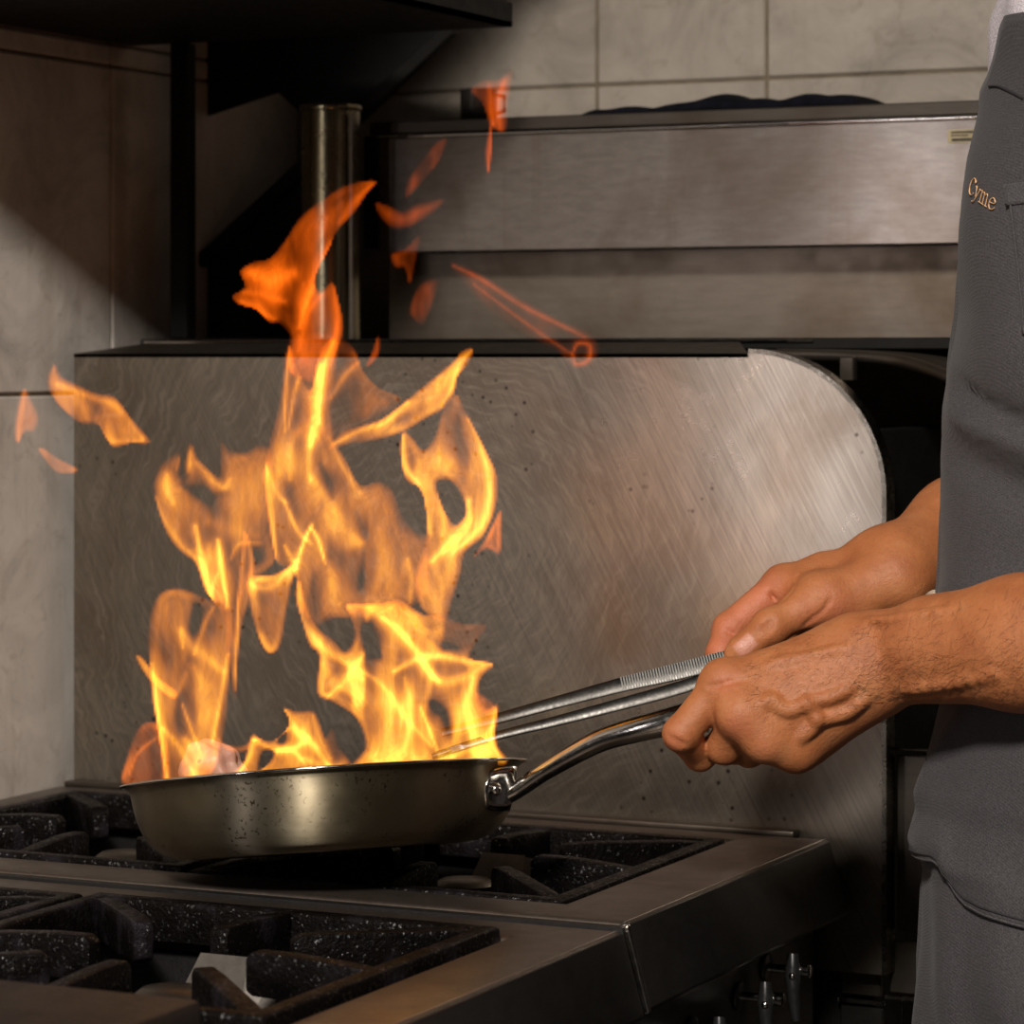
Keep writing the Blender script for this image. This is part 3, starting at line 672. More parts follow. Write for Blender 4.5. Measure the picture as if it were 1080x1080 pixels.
def flow(X, Y, sx, sy):
    wx = 16 * (vnoise(X / 40 + 7, Y / 55) - .5); wy = 26 * (vnoise(X / 35, Y / 48 + 9) - .5)
    return .6 * vnoise((X + wx * 1.6) / sx, (Y + wy) / sy) + .28 * vnoise((X + wx) / sx * 2.3 + 5, (Y + wy) / sy * 1.9) + .12 * vnoise(X / sx * 5 + 3, (Y + wx) / sy * 3)
def tongue(name, poly, depth, parent, fill=.35, edge=.3, ew=4.0, soft=5.0, strokes=(), holes=(), thick=.012, red=0.0, redy=None, pitch=2.4, base=None, wob=None, kx=0.0, ky=0.0):
    """one sheet of burning gas: a closed, bulging shell; heat is brightest along its folds"""
    pl = smooth_loop(poly); hl = [smooth_loop(h) for h in holes]
    xs = [p[0] for p in pl]; ys = [p[1] for p in pl]
    gx = np.arange(min(xs) - 5, max(xs) + 5, pitch); gy = np.arange(min(ys) - 5, max(ys) + 5, pitch)
    X, Y = np.meshgrid(gx, gy)
    d = seg_dist(X, Y, pl, True) * np.where(inside(X, Y, pl), 1, -1)
    for h in hl:
        dh = seg_dist(X, Y, h, True) * np.where(inside(X, Y, h), -1, 1); d = np.minimum(d, dh)
    ins = d > -3.0
    lo = ss(d, -2.0, soft)
    nf = flow(X, Y, 22.0, 58.0); ne = flow(X + 300, Y, 30.0, 40.0)
    H = fill * lo * (0.45 + 0.55 * ss(d, 0, 16)) * (.12 + 1.5 * ss(nf, .22, .80)) + edge * (.25 + 1.6 * ss(ne, .3, .72)) * np.exp(-((d - ew * .7) / ew) ** 2) * ss(d, -2, 1.5)
    for s in strokes:
        pts, w, st = s
        pc_ = [tuple(q) for q in catmull([np.array(q, float) for q in pts], 5)]
        n = len(pc_)
        # taper along the stroke
        D = np.full(X.shape, 1e9); T = np.zeros(X.shape)
        for i in range(n - 1):
            ax, ay = pc_[i]; bx, by = pc_[i + 1]; vx, vy = bx - ax, by - ay; L = vx * vx + vy * vy + 1e-9
            t = np.clip(((X - ax) * vx + (Y - ay) * vy) / L, 0, 1); dd = np.hypot(X - ax - t * vx, Y - ay - t * vy)
            m = dd < D; D = np.where(m, dd, D); T = np.where(m, (i + t) / (n - 1), T)
        tw_ = 0.45 + 0.55 * np.sin(np.pi * np.clip(T, 0.02, .98)) ** .7
        ww = w * tw_
        H = H + st * (np.exp(-(D / (ww * .42)) ** 2) * .7 + np.exp(-(D / (ww * 1.0)) ** 2) * .38) * ss(d, -2.5, 1.5) * (.6 + .4 * tw_)
    H = np.maximum(H, 0) * ss(d, -2.2, .8)
    if base is not None:   # gas burns dimmer just over the fuel
        pass
    seedv = (hash_name(name, poly)) % 100
    wobv = thick * .9 if wob is None else wob
    Dm = depth + wobv * np.sin(X / 37.0 + seedv) * np.cos(Y / 53.0 + seedv * 1.7) + kx * (X - X.mean()) + ky * (Y - Y.mean())
    TK = thick * np.sqrt(np.clip(ss(d, -3, 26), 0, 1)) + .0006
    rdv = np.full(X.shape, red)
    if redy is not None: rdv = np.maximum(red, ss(-Y, -redy[0], -redy[1]) * redy[2])
    idx = -np.ones(X.shape, int); cells = []
    ny, nx = X.shape
    cell = ins[:-1, :-1] & ins[1:, :-1] & ins[:-1, 1:] & ins[1:, 1:]
    use = np.zeros(X.shape, bool)
    use[:-1, :-1] |= cell; use[1:, :-1] |= cell; use[:-1, 1:] |= cell; use[1:, 1:] |= cell
    N = int(use.sum()); idx[use] = np.arange(N)
    ray = FWD[None, :] + RIGHT[None, :] * ((X[use][:, None] - 540) / F) - UP[None, :] * ((Y[use][:, None] - HZ) / F)
    fr = CAM + ray * (Dm[use] - TK[use])[:, None]; bk = CAM + ray * (Dm[use] + TK[use])[:, None]
    cj, ci = np.nonzero(cell)
    q = np.stack([idx[cj, ci], idx[cj, ci + 1], idx[cj + 1, ci + 1], idx[cj + 1, ci]], 1)
    faces = [*q[:, ::-1].tolist(), *(q + N).tolist()]
    # side wall on the border
    from collections import Counter
    cnt = {}
    for f in q.tolist():
        for a, c in ((f[0], f[1]), (f[1], f[2]), (f[2], f[3]), (f[3], f[0])):
            if (c, a) in cnt: del cnt[(c, a)]
            else: cnt[(a, c)] = 1
    faces += [[a, c, c + N, a + N] for a, c in cnt]
    me = bpy.data.meshes.new(name); me.from_pydata(np.vstack([fr, bk]).tolist(), [], faces); me.update()
    at = me.attributes.new('burn', 'FLOAT', 'POINT'); at.data.foreach_set('value', np.concatenate([H[use], H[use]]).astype(np.float32))
    at = me.attributes.new('redness', 'FLOAT', 'POINT'); at.data.foreach_set('value', np.concatenate([rdv[use], rdv[use]]).astype(np.float32))
    return link_mesh(name, me, M['flame'], parent, True)
def hash_name(n, poly): return int(sum(p[0] * 3 + p[1] for p in poly))
fl = thing('flame', 'big blaze of orange flames rising from the frying pan', 'flame', P(330, 815, 2.13))
TG = lambda *a, **k: tongue('flame_tongue', *a, parent=fl, **k)
# faint far-left wisp by the rim
TG([(130, 828), (134, 800), (141, 778), (150, 764), (163, 762), (174, 776), (177, 828)], 2.10, fill=.10, edge=.2, ew=4, soft=9, red=.55, thick=.010,
   strokes=[([(136, 818), (145, 795), (165, 778)], 3.5, .3)])
# left column
TG([(175, 828), (171, 800), (166, 765), (161, 738), (158, 705), (157, 665), (161, 640), (172, 624), (190, 621), (208, 627), (222, 633), (230, 622), (243, 640), (246, 665), (244, 690), (241, 720), (238, 760), (232, 788), (226, 812), (210, 828)], 2.12, fill=.24, edge=.16, ew=5, soft=7, thick=.016,
   strokes=[([(160, 700), (164, 735), (169, 775), (177, 826)], 5, .55), ([(186, 733), (194, 716), (199, 700)], 7, .22), ([(189, 662), (193, 684)], 4, .35), ([(192, 665), (202, 682), (216, 692), (235, 708)], 15, .42), ([(192, 742), (200, 765), (212, 795)], 4, .4), ([(240, 690), (233, 735), (224, 782)], 6, .5), ([(205, 705), (215, 740), (210, 780)], 22, .28), ([(172, 768), (190, 790), (205, 818)], 8, .4), ([(195, 780), (208, 800), (200, 826)], 16, .45), ([(225, 640), (215, 660), (205, 690)], 6, .3), ([(207, 640), (207, 668), (198, 705)], 15, -.28)])
TG([(143, 691), (150, 694), (160, 706), (172, 719), (186, 729), (184, 737), (170, 729), (157, 716), (149, 704)], 2.105, fill=.45, edge=.15, ew=3, soft=3, thick=.004)
# upper left mass
TG([(163, 520), (164, 503), (174, 486), (189, 477), (188, 495), (194, 503), (196, 484), (201, 467), (208, 483), (220, 495), (232, 503), (233, 467), (242, 475), (258, 478), (272, 470), (288, 478), (287, 520), (286, 560), (290, 590), (280, 602), (266, 612), (256, 632), (250, 665), (243, 700), (238, 690), (237, 660), (230, 640), (216, 622), (211, 605), (205, 592), (194, 584), (181, 571), (170, 547)], 2.15, fill=.24, edge=.10, ew=6, soft=8, thick=.018,
   strokes=[([(206, 555), (212, 588), (219, 615), (226, 640)], 8, .85), ([(230, 570), (234, 600), (240, 640)], 7, .8), ([(220, 575), (224, 600), (232, 630)], 16, .35), ([(165, 525), (174, 550), (190, 574), (206, 588)], 7, .35), ([(176, 500), (176, 515), (182, 530)], 10, .35), ([(187, 495), (190, 482)], 5, .35), ([(202, 472), (199, 497)], 4, .35), ([(208, 488), (222, 503), (236, 515), (243, 505)], 8, .22), ([(222, 550), (245, 560), (270, 565)], 22, .18), ([(243, 590), (252, 574), (275, 573)], 5, .25), ([(229, 605), (222, 625), (212, 655)], 5, .35), ([(192, 512), (215, 522), (240, 520)], 16, -.18), ([(268, 540), (262, 560), (270, 590)], 14, -.14)])
# slender ribbon left of centre
TG([(258, 560), (268, 590), (264, 625), (254, 665), (250, 700), (248, 738), (245, 720), (244, 690), (248, 650), (252, 610)], 2.16, fill=.22, edge=.18, ew=3, soft=4, thick=.006, strokes=[([(252, 625), (250, 670), (248, 728)], 3, .4)])
# teardrop
TG([(262, 613), (270, 607), (290, 606), (312, 594), (307, 618), (301, 648), (297, 675), (291, 687), (282, 688), (273, 672), (265, 645)], 2.11, fill=.30, edge=.38, ew=5, soft=4, thick=.011,
   strokes=[([(261, 614), (275, 620), (292, 615), (312, 592)], 9, .45)])
# central body
TG([(305, 364), (316, 395), (328, 412), (334, 385), (344, 360), (357, 362), (352, 400), (348, 432), (352, 462), (366, 488), (380, 512), (400, 508), (414, 518), (424, 545), (440, 562), (452, 566), (456, 590), (450, 625), (430, 642), (400, 648), (372, 652), (350, 652), (332, 662), (319, 645), (312, 606), (300, 598), (291, 590), (283, 545), (279, 495), (288, 455), (298, 410)], 2.14, fill=.23, edge=.06, ew=6, soft=9, thick=.022, redy=(395, 355, .7),
   strokes=[([(337, 385), (333, 420), (334, 448), (328, 470)], 14, .75), ([(330, 440), (326, 480), (327, 508)], 8, .45), ([(306, 362), (302, 400), (300, 455)], 4, .35), ([(327, 383), (313, 405), (304, 452)], 5, .4), ([(354, 352), (341, 390), (336, 445)], 6, .6), ([(280, 490), (284, 525), (291, 590)], 7, .65), ([(281, 492), (292, 520), (302, 530)], 6, .3), ([(305, 470), (306, 505)], 12, .5), ([(315, 455), (300, 470), (295, 500)], 22, .25), ([(299, 527), (314, 560), (328, 573)], 5, .5), ([(329, 553), (319, 575), (311, 602), (306, 622)], 4, .8), ([(328, 556), (336, 570), (343, 594)], 4, .65), ([(330, 505), (350, 535), (368, 562), (382, 572)], 16, .4), ([(345, 545), (360, 570), (378, 575)], 18, .3), ([(347, 462), (362, 492), (380, 520)], 10, .28), ([(300, 575), (309, 592), (314, 600)], 5, .5), ([(312, 590), (316, 625), (325, 650)], 9, .3), ([(400, 560), (405, 600), (412, 625)], 20, .15), ([(430, 590), (434, 610), (433, 635)], 6, .3), ([(345, 600), (360, 625), (395, 640)], 26, .16), ([(338, 490), (345, 505), (350, 525)], 13, -.2), ([(375, 540), (385, 570), (380, 620)], 12, -.14), ([(410, 545), (418, 580), (420, 610)], 10, -.12)])
# upper haze between the column and the right branch
TG([(305, 358), (345, 352), (372, 366), (382, 390), (400, 410), (424, 421), (400, 440), (365, 462), (335, 470), (305, 455), (297, 420)], 2.17, fill=.14, edge=.03, ew=6, soft=12, thick=.012, redy=(400, 360, .8), strokes=[([(380, 380), (362, 398), (349, 420)], 7, .3), ([(372, 372), (385, 398), (420, 420)], 10, .12)])
# branch to the upper right
TG([(346, 474), (360, 456), (383, 449), (404, 441), (424, 426), (450, 405), (474, 385), (490, 369), (499, 369), (493, 385), (482, 398), (479, 415), (469, 430), (450, 440), (425, 455), (395, 464), (368, 468)], 2.12, fill=.34, edge=.22, ew=5, soft=5, thick=.010,
   strokes=[([(352, 468), (385, 452), (405, 446), (430, 424)], 7, .45), ([(497, 370), (484, 385), (478, 405), (466, 428)], 6, .45), ([(420, 436), (450, 420), (480, 390)], 14, .2)])
# looped tongue at the right
TG([(425, 455), (434, 461), (447, 475), (460, 457), (467, 434), (481, 416), (488, 428), (495, 442), (510, 470), (524, 503), (522, 537), (509, 566), (490, 582), (485, 605), (476, 635), (469, 655), (445, 642), (437, 610), (450, 565), (448, 528), (441, 513), (428, 505), (423, 478)], 2.10, fill=.36, edge=.16, ew=5, soft=6, thick=.015,
   holes=[[(460, 509), (470, 505), (480, 511), (490, 528), (491, 543), (480, 554), (471, 543), (464, 528)]],
   strokes=[([(425, 460), (426, 490), (440, 511), (449, 535), (453, 562)], 8, .6), ([(494, 442), (508, 472), (516, 503), (513, 540), (497, 566), (478, 582)], 10, .5), ([(494, 528), (493, 550), (478, 570), (455, 592)], 12, .65), ([(470, 580), (468, 605), (462, 640)], 24, .3), ([(462, 522), (468, 545), (466, 565)], 8, .3), ([(484, 520), (478, 540), (480, 555)], 6, .15), ([(452, 480), (470, 490), (495, 500)], 26, .14)])
TG([(499, 588), (511, 570), (522, 548), (528, 538), (528, 560), (527, 584), (513, 578)], 2.09, fill=.28, edge=.18, ew=3, soft=4, red=.55, thick=.006)
# lower right blaze
TG([(372, 812), (386, 790), (382, 768), (371, 752), (350, 739), (335, 731), (337, 692), (327, 681), (319, 655), (312, 628), (316, 612), (324, 645), (338, 665), (352, 676), (364, 688), (374, 672), (370, 650), (366, 637), (400, 637), (422, 633), (446, 648), (468, 650), (488, 658), (513, 659), (503, 677), (494, 694), (520, 700), (509, 712), (504, 724), (506, 738), (514, 748), (525, 744), (522, 772), (525, 788), (532, 806), (450, 812)], 2.08, fill=.50, edge=.16, ew=5, soft=5, thick=.022,
   strokes=[([(315, 615), (317, 648), (330, 672), (348, 687), (368, 702), (382, 716)], 11, .5), ([(366, 640), (400, 641), (425, 646), (447, 668), (462, 690)], 18, .35), ([(403, 652), (420, 664), (440, 688), (452, 708), (462, 718)], 9, .75), ([(416, 708), (440, 695), (466, 692), (492, 697), (519, 701)], 9, .65), ([(448, 700), (462, 718), (485, 716), (508, 704)], 13, .5), ([(345, 735), (365, 716), (383, 690)], 8, .45), ([(372, 702), (402, 722), (428, 757), (455, 787)], 6, .4), ([(427, 715), (433, 745), (428, 785), (412, 808)], 9, .4), ([(443, 745), (455, 775), (466, 804)], 4, .5), ([(499, 715), (492, 745), (499, 775), (514, 794), (532, 803)], 10, .55), ([(523, 748), (519, 782), (530, 802)], 6, .5), ([(462, 805), (485, 795), (505, 783), (520, 765)], 8, .4), ([(360, 715), (395, 745), (410, 800)], 34, .28), ([(470, 730), (480, 760), (470, 800)], 30, .18), ([(500, 790), (506, 800)], 14, .5), ([(395, 800), (430, 800), (470, 802)], 30, .35), ([(410, 740), (440, 770), (440, 800)], 40, .25), ([(340, 700), (352, 720), (380, 735)], 14, .25), ([(392, 652), (386, 672), (400, 692)], 17, -.45), ([(452, 672), (468, 682), (482, 684)], 8, -.25), ([(452, 740), (470, 755), (474, 775)], 16, -.3), ([(345, 718), (352, 708), (350, 695)], 8, -.2)])
TG([(500, 730), (512, 735), (520, 742), (524, 750), (516, 756), (506, 748)], 2.12, fill=.3, edge=.1, ew=3, soft=4, red=.4, thick=.006)
# low flames in the middle of the pan
TG([(247, 824), (258, 803), (263, 782), (267, 774), (276, 780), (288, 782), (304, 767), (305, 757), (299, 747), (314, 751), (330, 750), (337, 763), (343, 780), (350, 768), (356, 786), (363, 812)], 2.06, fill=.36, edge=.10, ew=4, soft=4, thick=.012, holes=[[(276, 793), (285, 790), (290, 795), (283, 806), (272, 812)], [(296, 775), (303, 772), (300, 784), (292, 783)]],
   strokes=[([(266, 780), (290, 778), (305, 768)], 5, .5), ([(268, 780), (292, 792), (312, 788), (325, 778)], 6, .5), ([(301, 750), (312, 770), (330, 785), (347, 808)], 10, .75), ([(250, 818), (262, 800), (268, 780)], 6, .6), ([(278, 812), (290, 793), (308, 791), (322, 806)], 6, .5), ([(330, 755), (336, 775), (348, 800)], 8, .35), ([(322, 800), (340, 808), (358, 808)], 10, .5)])
TG([(228, 778), (240, 786), (256, 787), (270, 778), (275, 783), (258, 792), (240, 791)], 2.07, fill=.3, edge=.1, ew=2.5, soft=2.5, red=.2, thick=.003)
# top: the darker orange crown above the panel
TG([(245, 312), (259, 303), (254, 286), (270, 276), (284, 273), (300, 255), (315, 232), (331, 217), (350, 204), (370, 194), (397, 191), (386, 205), (372, 226), (355, 244), (346, 263), (337, 280), (331, 298), (338, 308), (350, 298), (357, 318), (362, 345), (357, 365), (347, 390), (335, 402), (312, 398), (303, 380), (307, 356), (294, 340), (284, 339), (270, 326), (253, 321)], 2.17, fill=.20, edge=.09, ew=5, soft=8, red=.85, redy=(420, 385, .9), thick=.014,
   strokes=[([(350, 255), (338, 280), (326, 308), (316, 345)], 8, .6), ([(338, 285), (330, 305), (322, 325)], 4, .35), ([(254, 318), (272, 328), (289, 337)], 10, .45), ([(265, 288), (288, 296), (308, 288)], 24, .65), ([(258, 308), (280, 312), (300, 318)], 10, .3), ([(392, 195), (372, 215), (358, 235)], 10, .2), ([(300, 365), (306, 385), (308, 398)], 6, .35), ([(352, 300), (356, 340), (346, 385)], 8, .4), ([(340, 310), (325, 330), (315, 370)], 8, .3), ([(320, 300), (318, 330)], 10, .25), ([(360, 215), (345, 235), (335, 250)], 16, .12)])
# torn-off wisps, each drifting on its own
def wisp(label, group='torn-off flame wisps drifting round the blaze', **k):
    pl = k.pop('poly'); d = k.pop('depth')
    o = tongue('flame', pl, d, None, **k); tag(o, label, 'flame', group)
wisp('torn-off orange flame wisp slanting down left of the blaze', poly=[(50, 402), (57, 384), (65, 397), (85, 408), (105, 416), (122, 420), (140, 444), (159, 466), (138, 467), (120, 471), (111, 460), (103, 447), (85, 446), (70, 435), (56, 419)], depth=2.16, fill=.34, edge=.16, ew=6, soft=6, thick=.008, red=.1,
     strokes=[([(60, 405), (100, 420), (125, 430), (150, 462)], 9, .3), ([(104, 447), (116, 465), (150, 465)], 7, .3), ([(57, 418), (75, 436)], 8, .2)])
wisp('small upright orange flame wisp at the left edge over the wall', poly=[(15, 456), (18, 432), (25, 409), (33, 422), (41, 440), (36, 455), (26, 455), (19, 468)], depth=2.18, fill=.26, edge=.08, ew=4, soft=6, thick=.004, red=.25, strokes=[([(26, 412), (22, 440), (19, 464)], 6, .3)])
wisp('small leaf-shaped orange flame wisp lowest on the left', poly=[(40, 473), (48, 474), (62, 484), (80, 493), (77, 499), (60, 498), (50, 488)], depth=2.17, fill=.42, edge=.1, ew=4, soft=4, thick=.004, red=.15)
wisp('red-orange flame wisp in front of the small tin cup', poly=[(496, 96), (505, 87), (515, 84), (526, 84), (541, 74), (536, 105), (534, 136), (525, 138), (519, 134), (518, 160), (515, 184), (512, 160), (516, 132), (508, 108)], depth=2.2, fill=.10, edge=.03, ew=5, soft=8, thick=.005, red=1, strokes=[([(532, 85), (525, 110), (528, 136)], 9, .32), ([(516, 90), (518, 115), (521, 135)], 6, .2), ([(519, 130), (515, 180)], 4, .25)])
wisp('thin slanting red flame streak on the shelf end', poly=[(471, 146), (463, 170), (447, 190), (428, 209), (430, 190), (443, 172), (459, 152)], depth=2.2, fill=.20, edge=.06, ew=4, soft=6, thick=.004, red=1)
wisp('faint wide red flame wisp crossing the shelf front', poly=[(396, 214), (412, 218), (425, 223), (440, 215), (468, 210), (456, 225), (432, 239), (414, 240), (402, 230)], depth=2.2, fill=.16, edge=.03, ew=4, soft=8, thick=.004, red=1)
wisp('short red flame wisp hanging below the shelf end', poly=[(412, 268), (428, 262), (443, 248), (438, 275), (432, 300), (427, 282), (417, 282)], depth=2.2, fill=.20, edge=.04, ew=4, soft=6, thick=.004, red=1)
wisp('dim red flame wisp against the dark recess under the shelf', poly=[(432, 326), (443, 300), (462, 295), (457, 318), (446, 342), (436, 336)], depth=2.2, fill=.20, edge=.02, ew=4, soft=8, thick=.004, red=1)
wisp('curling thin red flame streak ending in a small ring', poly=[(474, 276), (500, 286), (540, 309), (590, 338), (620, 350), (632, 368), (622, 386), (604, 387), (590, 372), (560, 356), (520, 330), (490, 300)], depth=2.2, fill=.035, edge=.02, ew=4, soft=8, thick=.006, red=1, strokes=[([(478, 280), (510, 296), (550, 322), (590, 342), (618, 356)], 4, .16), ([(500, 300), (540, 330), (575, 355), (605, 375)], 3, .13), ([(505, 284), (545, 305), (570, 325)], 3, .08), ([(604, 372), (607, 384), (620, 380), (622, 365), (610, 362), (604, 372)], 4, .22)])
wisp('tiny red flame sliver below the long wire rail', poly=[(386, 386), (393, 370), (399, 354), (400, 370), (394, 382)], depth=2.2, fill=.25, edge=.05, ew=3, soft=4, thick=.003, red=1)
# ================================================================== the cook
def smin(a, b, k):
    h = np.clip(k - np.abs(a - b), 0, None) / k
    return np.minimum(a, b) - h * h * k * 0.25
class Field:
    """signed distance samples on a regular grid, blended shape by shape"""
    def __init__(s, lo, hi, h):
        s.lo = np.array(lo, float); s.h = h
        s.n = np.ceil((np.array(hi) - s.lo) / h).astype(int) + 1
        s.f = np.full(s.n, 0.05, np.float32)
    def sub(s, a, b, m):
        i0 = np.clip(np.floor((np.minimum(a, b) - m - s.lo) / s.h).astype(int), 0, s.n - 1)
        i1 = np.clip(np.ceil((np.maximum(a, b) + m - s.lo) / s.h).astype(int) + 1, 0, s.n)
        if np.any(i1 - i0 < 2): return None, None
        sl = tuple(slice(i0[k], i1[k]) for k in range(3))
        ax = [s.lo[k] + s.h * np.arange(i0[k], i1[k]) for k in range(3)]
        return sl, np.stack(np.meshgrid(*ax, indexing='ij'), -1)
    def cone(s, a, b, ra, rb, k, grow=0.0):
        a, b = np.array(a, float), np.array(b, float); ra += grow; rb += grow
        sl, X = s.sub(a, b, max(ra, rb) + k + .012)
        if sl is None: return
        s.f[sl] = smin(s.f[sl], s.dcone(X, a, b, ra, rb), k)
    @staticmethod
    def dcone(X, a, b, ra, rb):
        ab = b - a; t = np.clip(((X - a) @ ab) / (ab @ ab + 1e-12), 0, 1)
        return (np.linalg.norm(X - a - t[..., None] * ab, axis=-1) - (ra + (rb - ra) * t)).astype(np.float32)
    def ell(s, c, R, rad, k, sign=1):
        """ellipsoid with rotation columns R"""
        c = np.array(c, float); rad = np.array(rad, float); m = rad.max()
        sl, X = s.sub(c, c, m + k + .01)
        if sl is None: return
        q = (X - c) @ np.array(R); L = np.linalg.norm(q / rad, axis=-1); g = np.linalg.norm(q / rad ** 2, axis=-1) + 1e-9
        d = (L * (L - 1) / g).astype(np.float32)
        if sign > 0: s.f[sl] = smin(s.f[sl], d, k)
        else: s.f[sl] = -smin(-s.f[sl], d, k)
    def finger(s, pts, rads, k0, k1=.0012, kin=.004, palmlen=.02):
        """a chain of joints; blends softly into the palm at its root only"""
        pts = [np.array(p, float) for p in pts]
        lo, hi = np.min(pts, 0), np.max(pts, 0)
        sl, X = s.sub(lo, hi, max(rads) + .014)
        if sl is None: return
        d = None
        for i in range(len(pts) - 1):
            q = s.dcone(X, pts[i], pts[i + 1], rads[i], rads[i + 1]); d = q if d is None else smin(d, q, kin)
        w = np.clip(1 - (np.linalg.norm(X - pts[0], axis=-1) - rads[0]) / palmlen, 0, 1)
        s.f[sl] = smin(s.f[sl], d, (k1 + (k0 - k1) * w).astype(np.float32))
    def groove(s, pts, r, k):
        for a, b in zip(pts, pts[1:]):
            a, b = np.array(a, float), np.array(b, float); sl, X = s.sub(a, b, r + k + .004)
            if sl is None: continue
            s.f[sl] = -smin(-s.f[sl], s.dcone(X, a, b, r, r), k)
    def cut(s, p, n):
        ax = [s.lo[k] + s.h * np.arange(s.n[k]) for k in range(3)]
        X = np.stack(np.meshgrid(*ax, indexing='ij'), -1)
        s.f = np.maximum(s.f, ((X - np.array(p)) @ np.array(n)).astype(np.float32))
    def at(s, X):
        q = np.clip(((X - s.lo) / s.h), 0, s.n - 1.001); i = q.astype(int); f = q - i; r = 0
        for dx in (0, 1):
            for dy in (0, 1):
                for dz in (0, 1):
                    w = (f[..., 0] if dx else 1 - f[..., 0]) * (f[..., 1] if dy else 1 - f[..., 1]) * (f[..., 2] if dz else 1 - f[..., 2])
                    r = r + w * s.f[i[..., 0] + dx, i[..., 1] + dy, i[..., 2] + dz]
        return r
    def hit(s, px, py, d0, d1, n=600):
        ds = np.linspace(d0, d1, n); X = np.stack([P(px, py, d) for d in ds]); v = s.at(X); w = np.nonzero(v < 0)[0]
        return None if len(w) == 0 else ds[w[0]]
    def mesh(s):
        """surface nets"""
        f = s.f.copy(); 
        for a in range(3):
            ix = [slice(None)] * 3
            for e in (0, -1): ix[a] = e; f[tuple(ix)] = np.maximum(f[tuple(ix)], 1e-4); ix[a] = slice(None)
        sg = f < 0
        c = [sg[dx:sg.shape[0] - 1 + dx, dy:sg.shape[1] - 1 + dy, dz:sg.shape[2] - 1 + dz] for dx in (0, 1) for dy in (0, 1) for dz in (0, 1)]
        cnt = sum(x.astype(np.int8) for x in c); act = (cnt > 0) & (cnt < 8)
        I = np.argwhere(act); idx = -np.ones(act.shape, np.int64); idx[act] = np.arange(len(I))
        acc = np.zeros((len(I), 3)); nn = np.zeros(len(I))
        offs = [(dx, dy, dz) for dx in (0, 1) for dy in (0, 1) for dz in (0, 1)]
        val = {o: f[I[:, 0] + o[0], I[:, 1] + o[1], I[:, 2] + o[2]] for o in offs}
        for o in offs:
            for a in range(3):
                if o[a] == 0:
                    p = list(o); p[a] = 1; p = tuple(p); v0, v1 = val[o], val[p]; m = (v0 < 0) != (v1 < 0)
                    t = np.where(m, v0 / np.where(np.abs(v0 - v1) < 1e-12, 1, v0 - v1), 0)
                    q = np.tile(np.array(o, float), (len(I), 1)); q[:, a] = t
                    acc[m] += q[m]; nn[m] += 1
        V = s.lo + s.h * (I + acc / nn[:, None])
        faces = []
        for a in range(3):
            b_, c_ = (a + 1) % 3, (a + 2) % 3
            s0 = [slice(1, -1)] * 3; s0[a] = slice(0, -1); s1 = list(s0); s1[a] = slice(1, None)
            A, B = sg[tuple(s0)], sg[tuple(s1)]
            for flip in (False, True):
                E = np.argwhere((A & ~B) if not flip else (~A & B))
                if len(E) == 0: continue
                E = E.copy(); E[:, b_] += 1; E[:, c_] += 1
                def cell(db, dc):
                    e = E.copy(); e[:, b_] -= db; e[:, c_] -= dc
                    return idx[e[:, 0], e[:, 1], e[:, 2]]
                q = np.stack([cell(1, 1), cell(0, 1), cell(0, 0), cell(1, 0)], 1)
                if flip: q = q[:, ::-1]
                faces.append(q)
        Q = np.vstack(faces); Q = Q[(Q >= 0).all(1)]
        # light relaxation evens out the grid steps
        for it in range(2):
            S = np.zeros_like(V); N = np.zeros(len(V))
            for k in range(4):
                np.add.at(S, Q[:, k], V[Q[:, (k + 1) % 4]] + V[Q[:, (k + 3) % 4]]); np.add.at(N, Q[:, k], 2)
            V = V * .5 + .5 * S / np.maximum(N, 1)[:, None]
        return V, Q

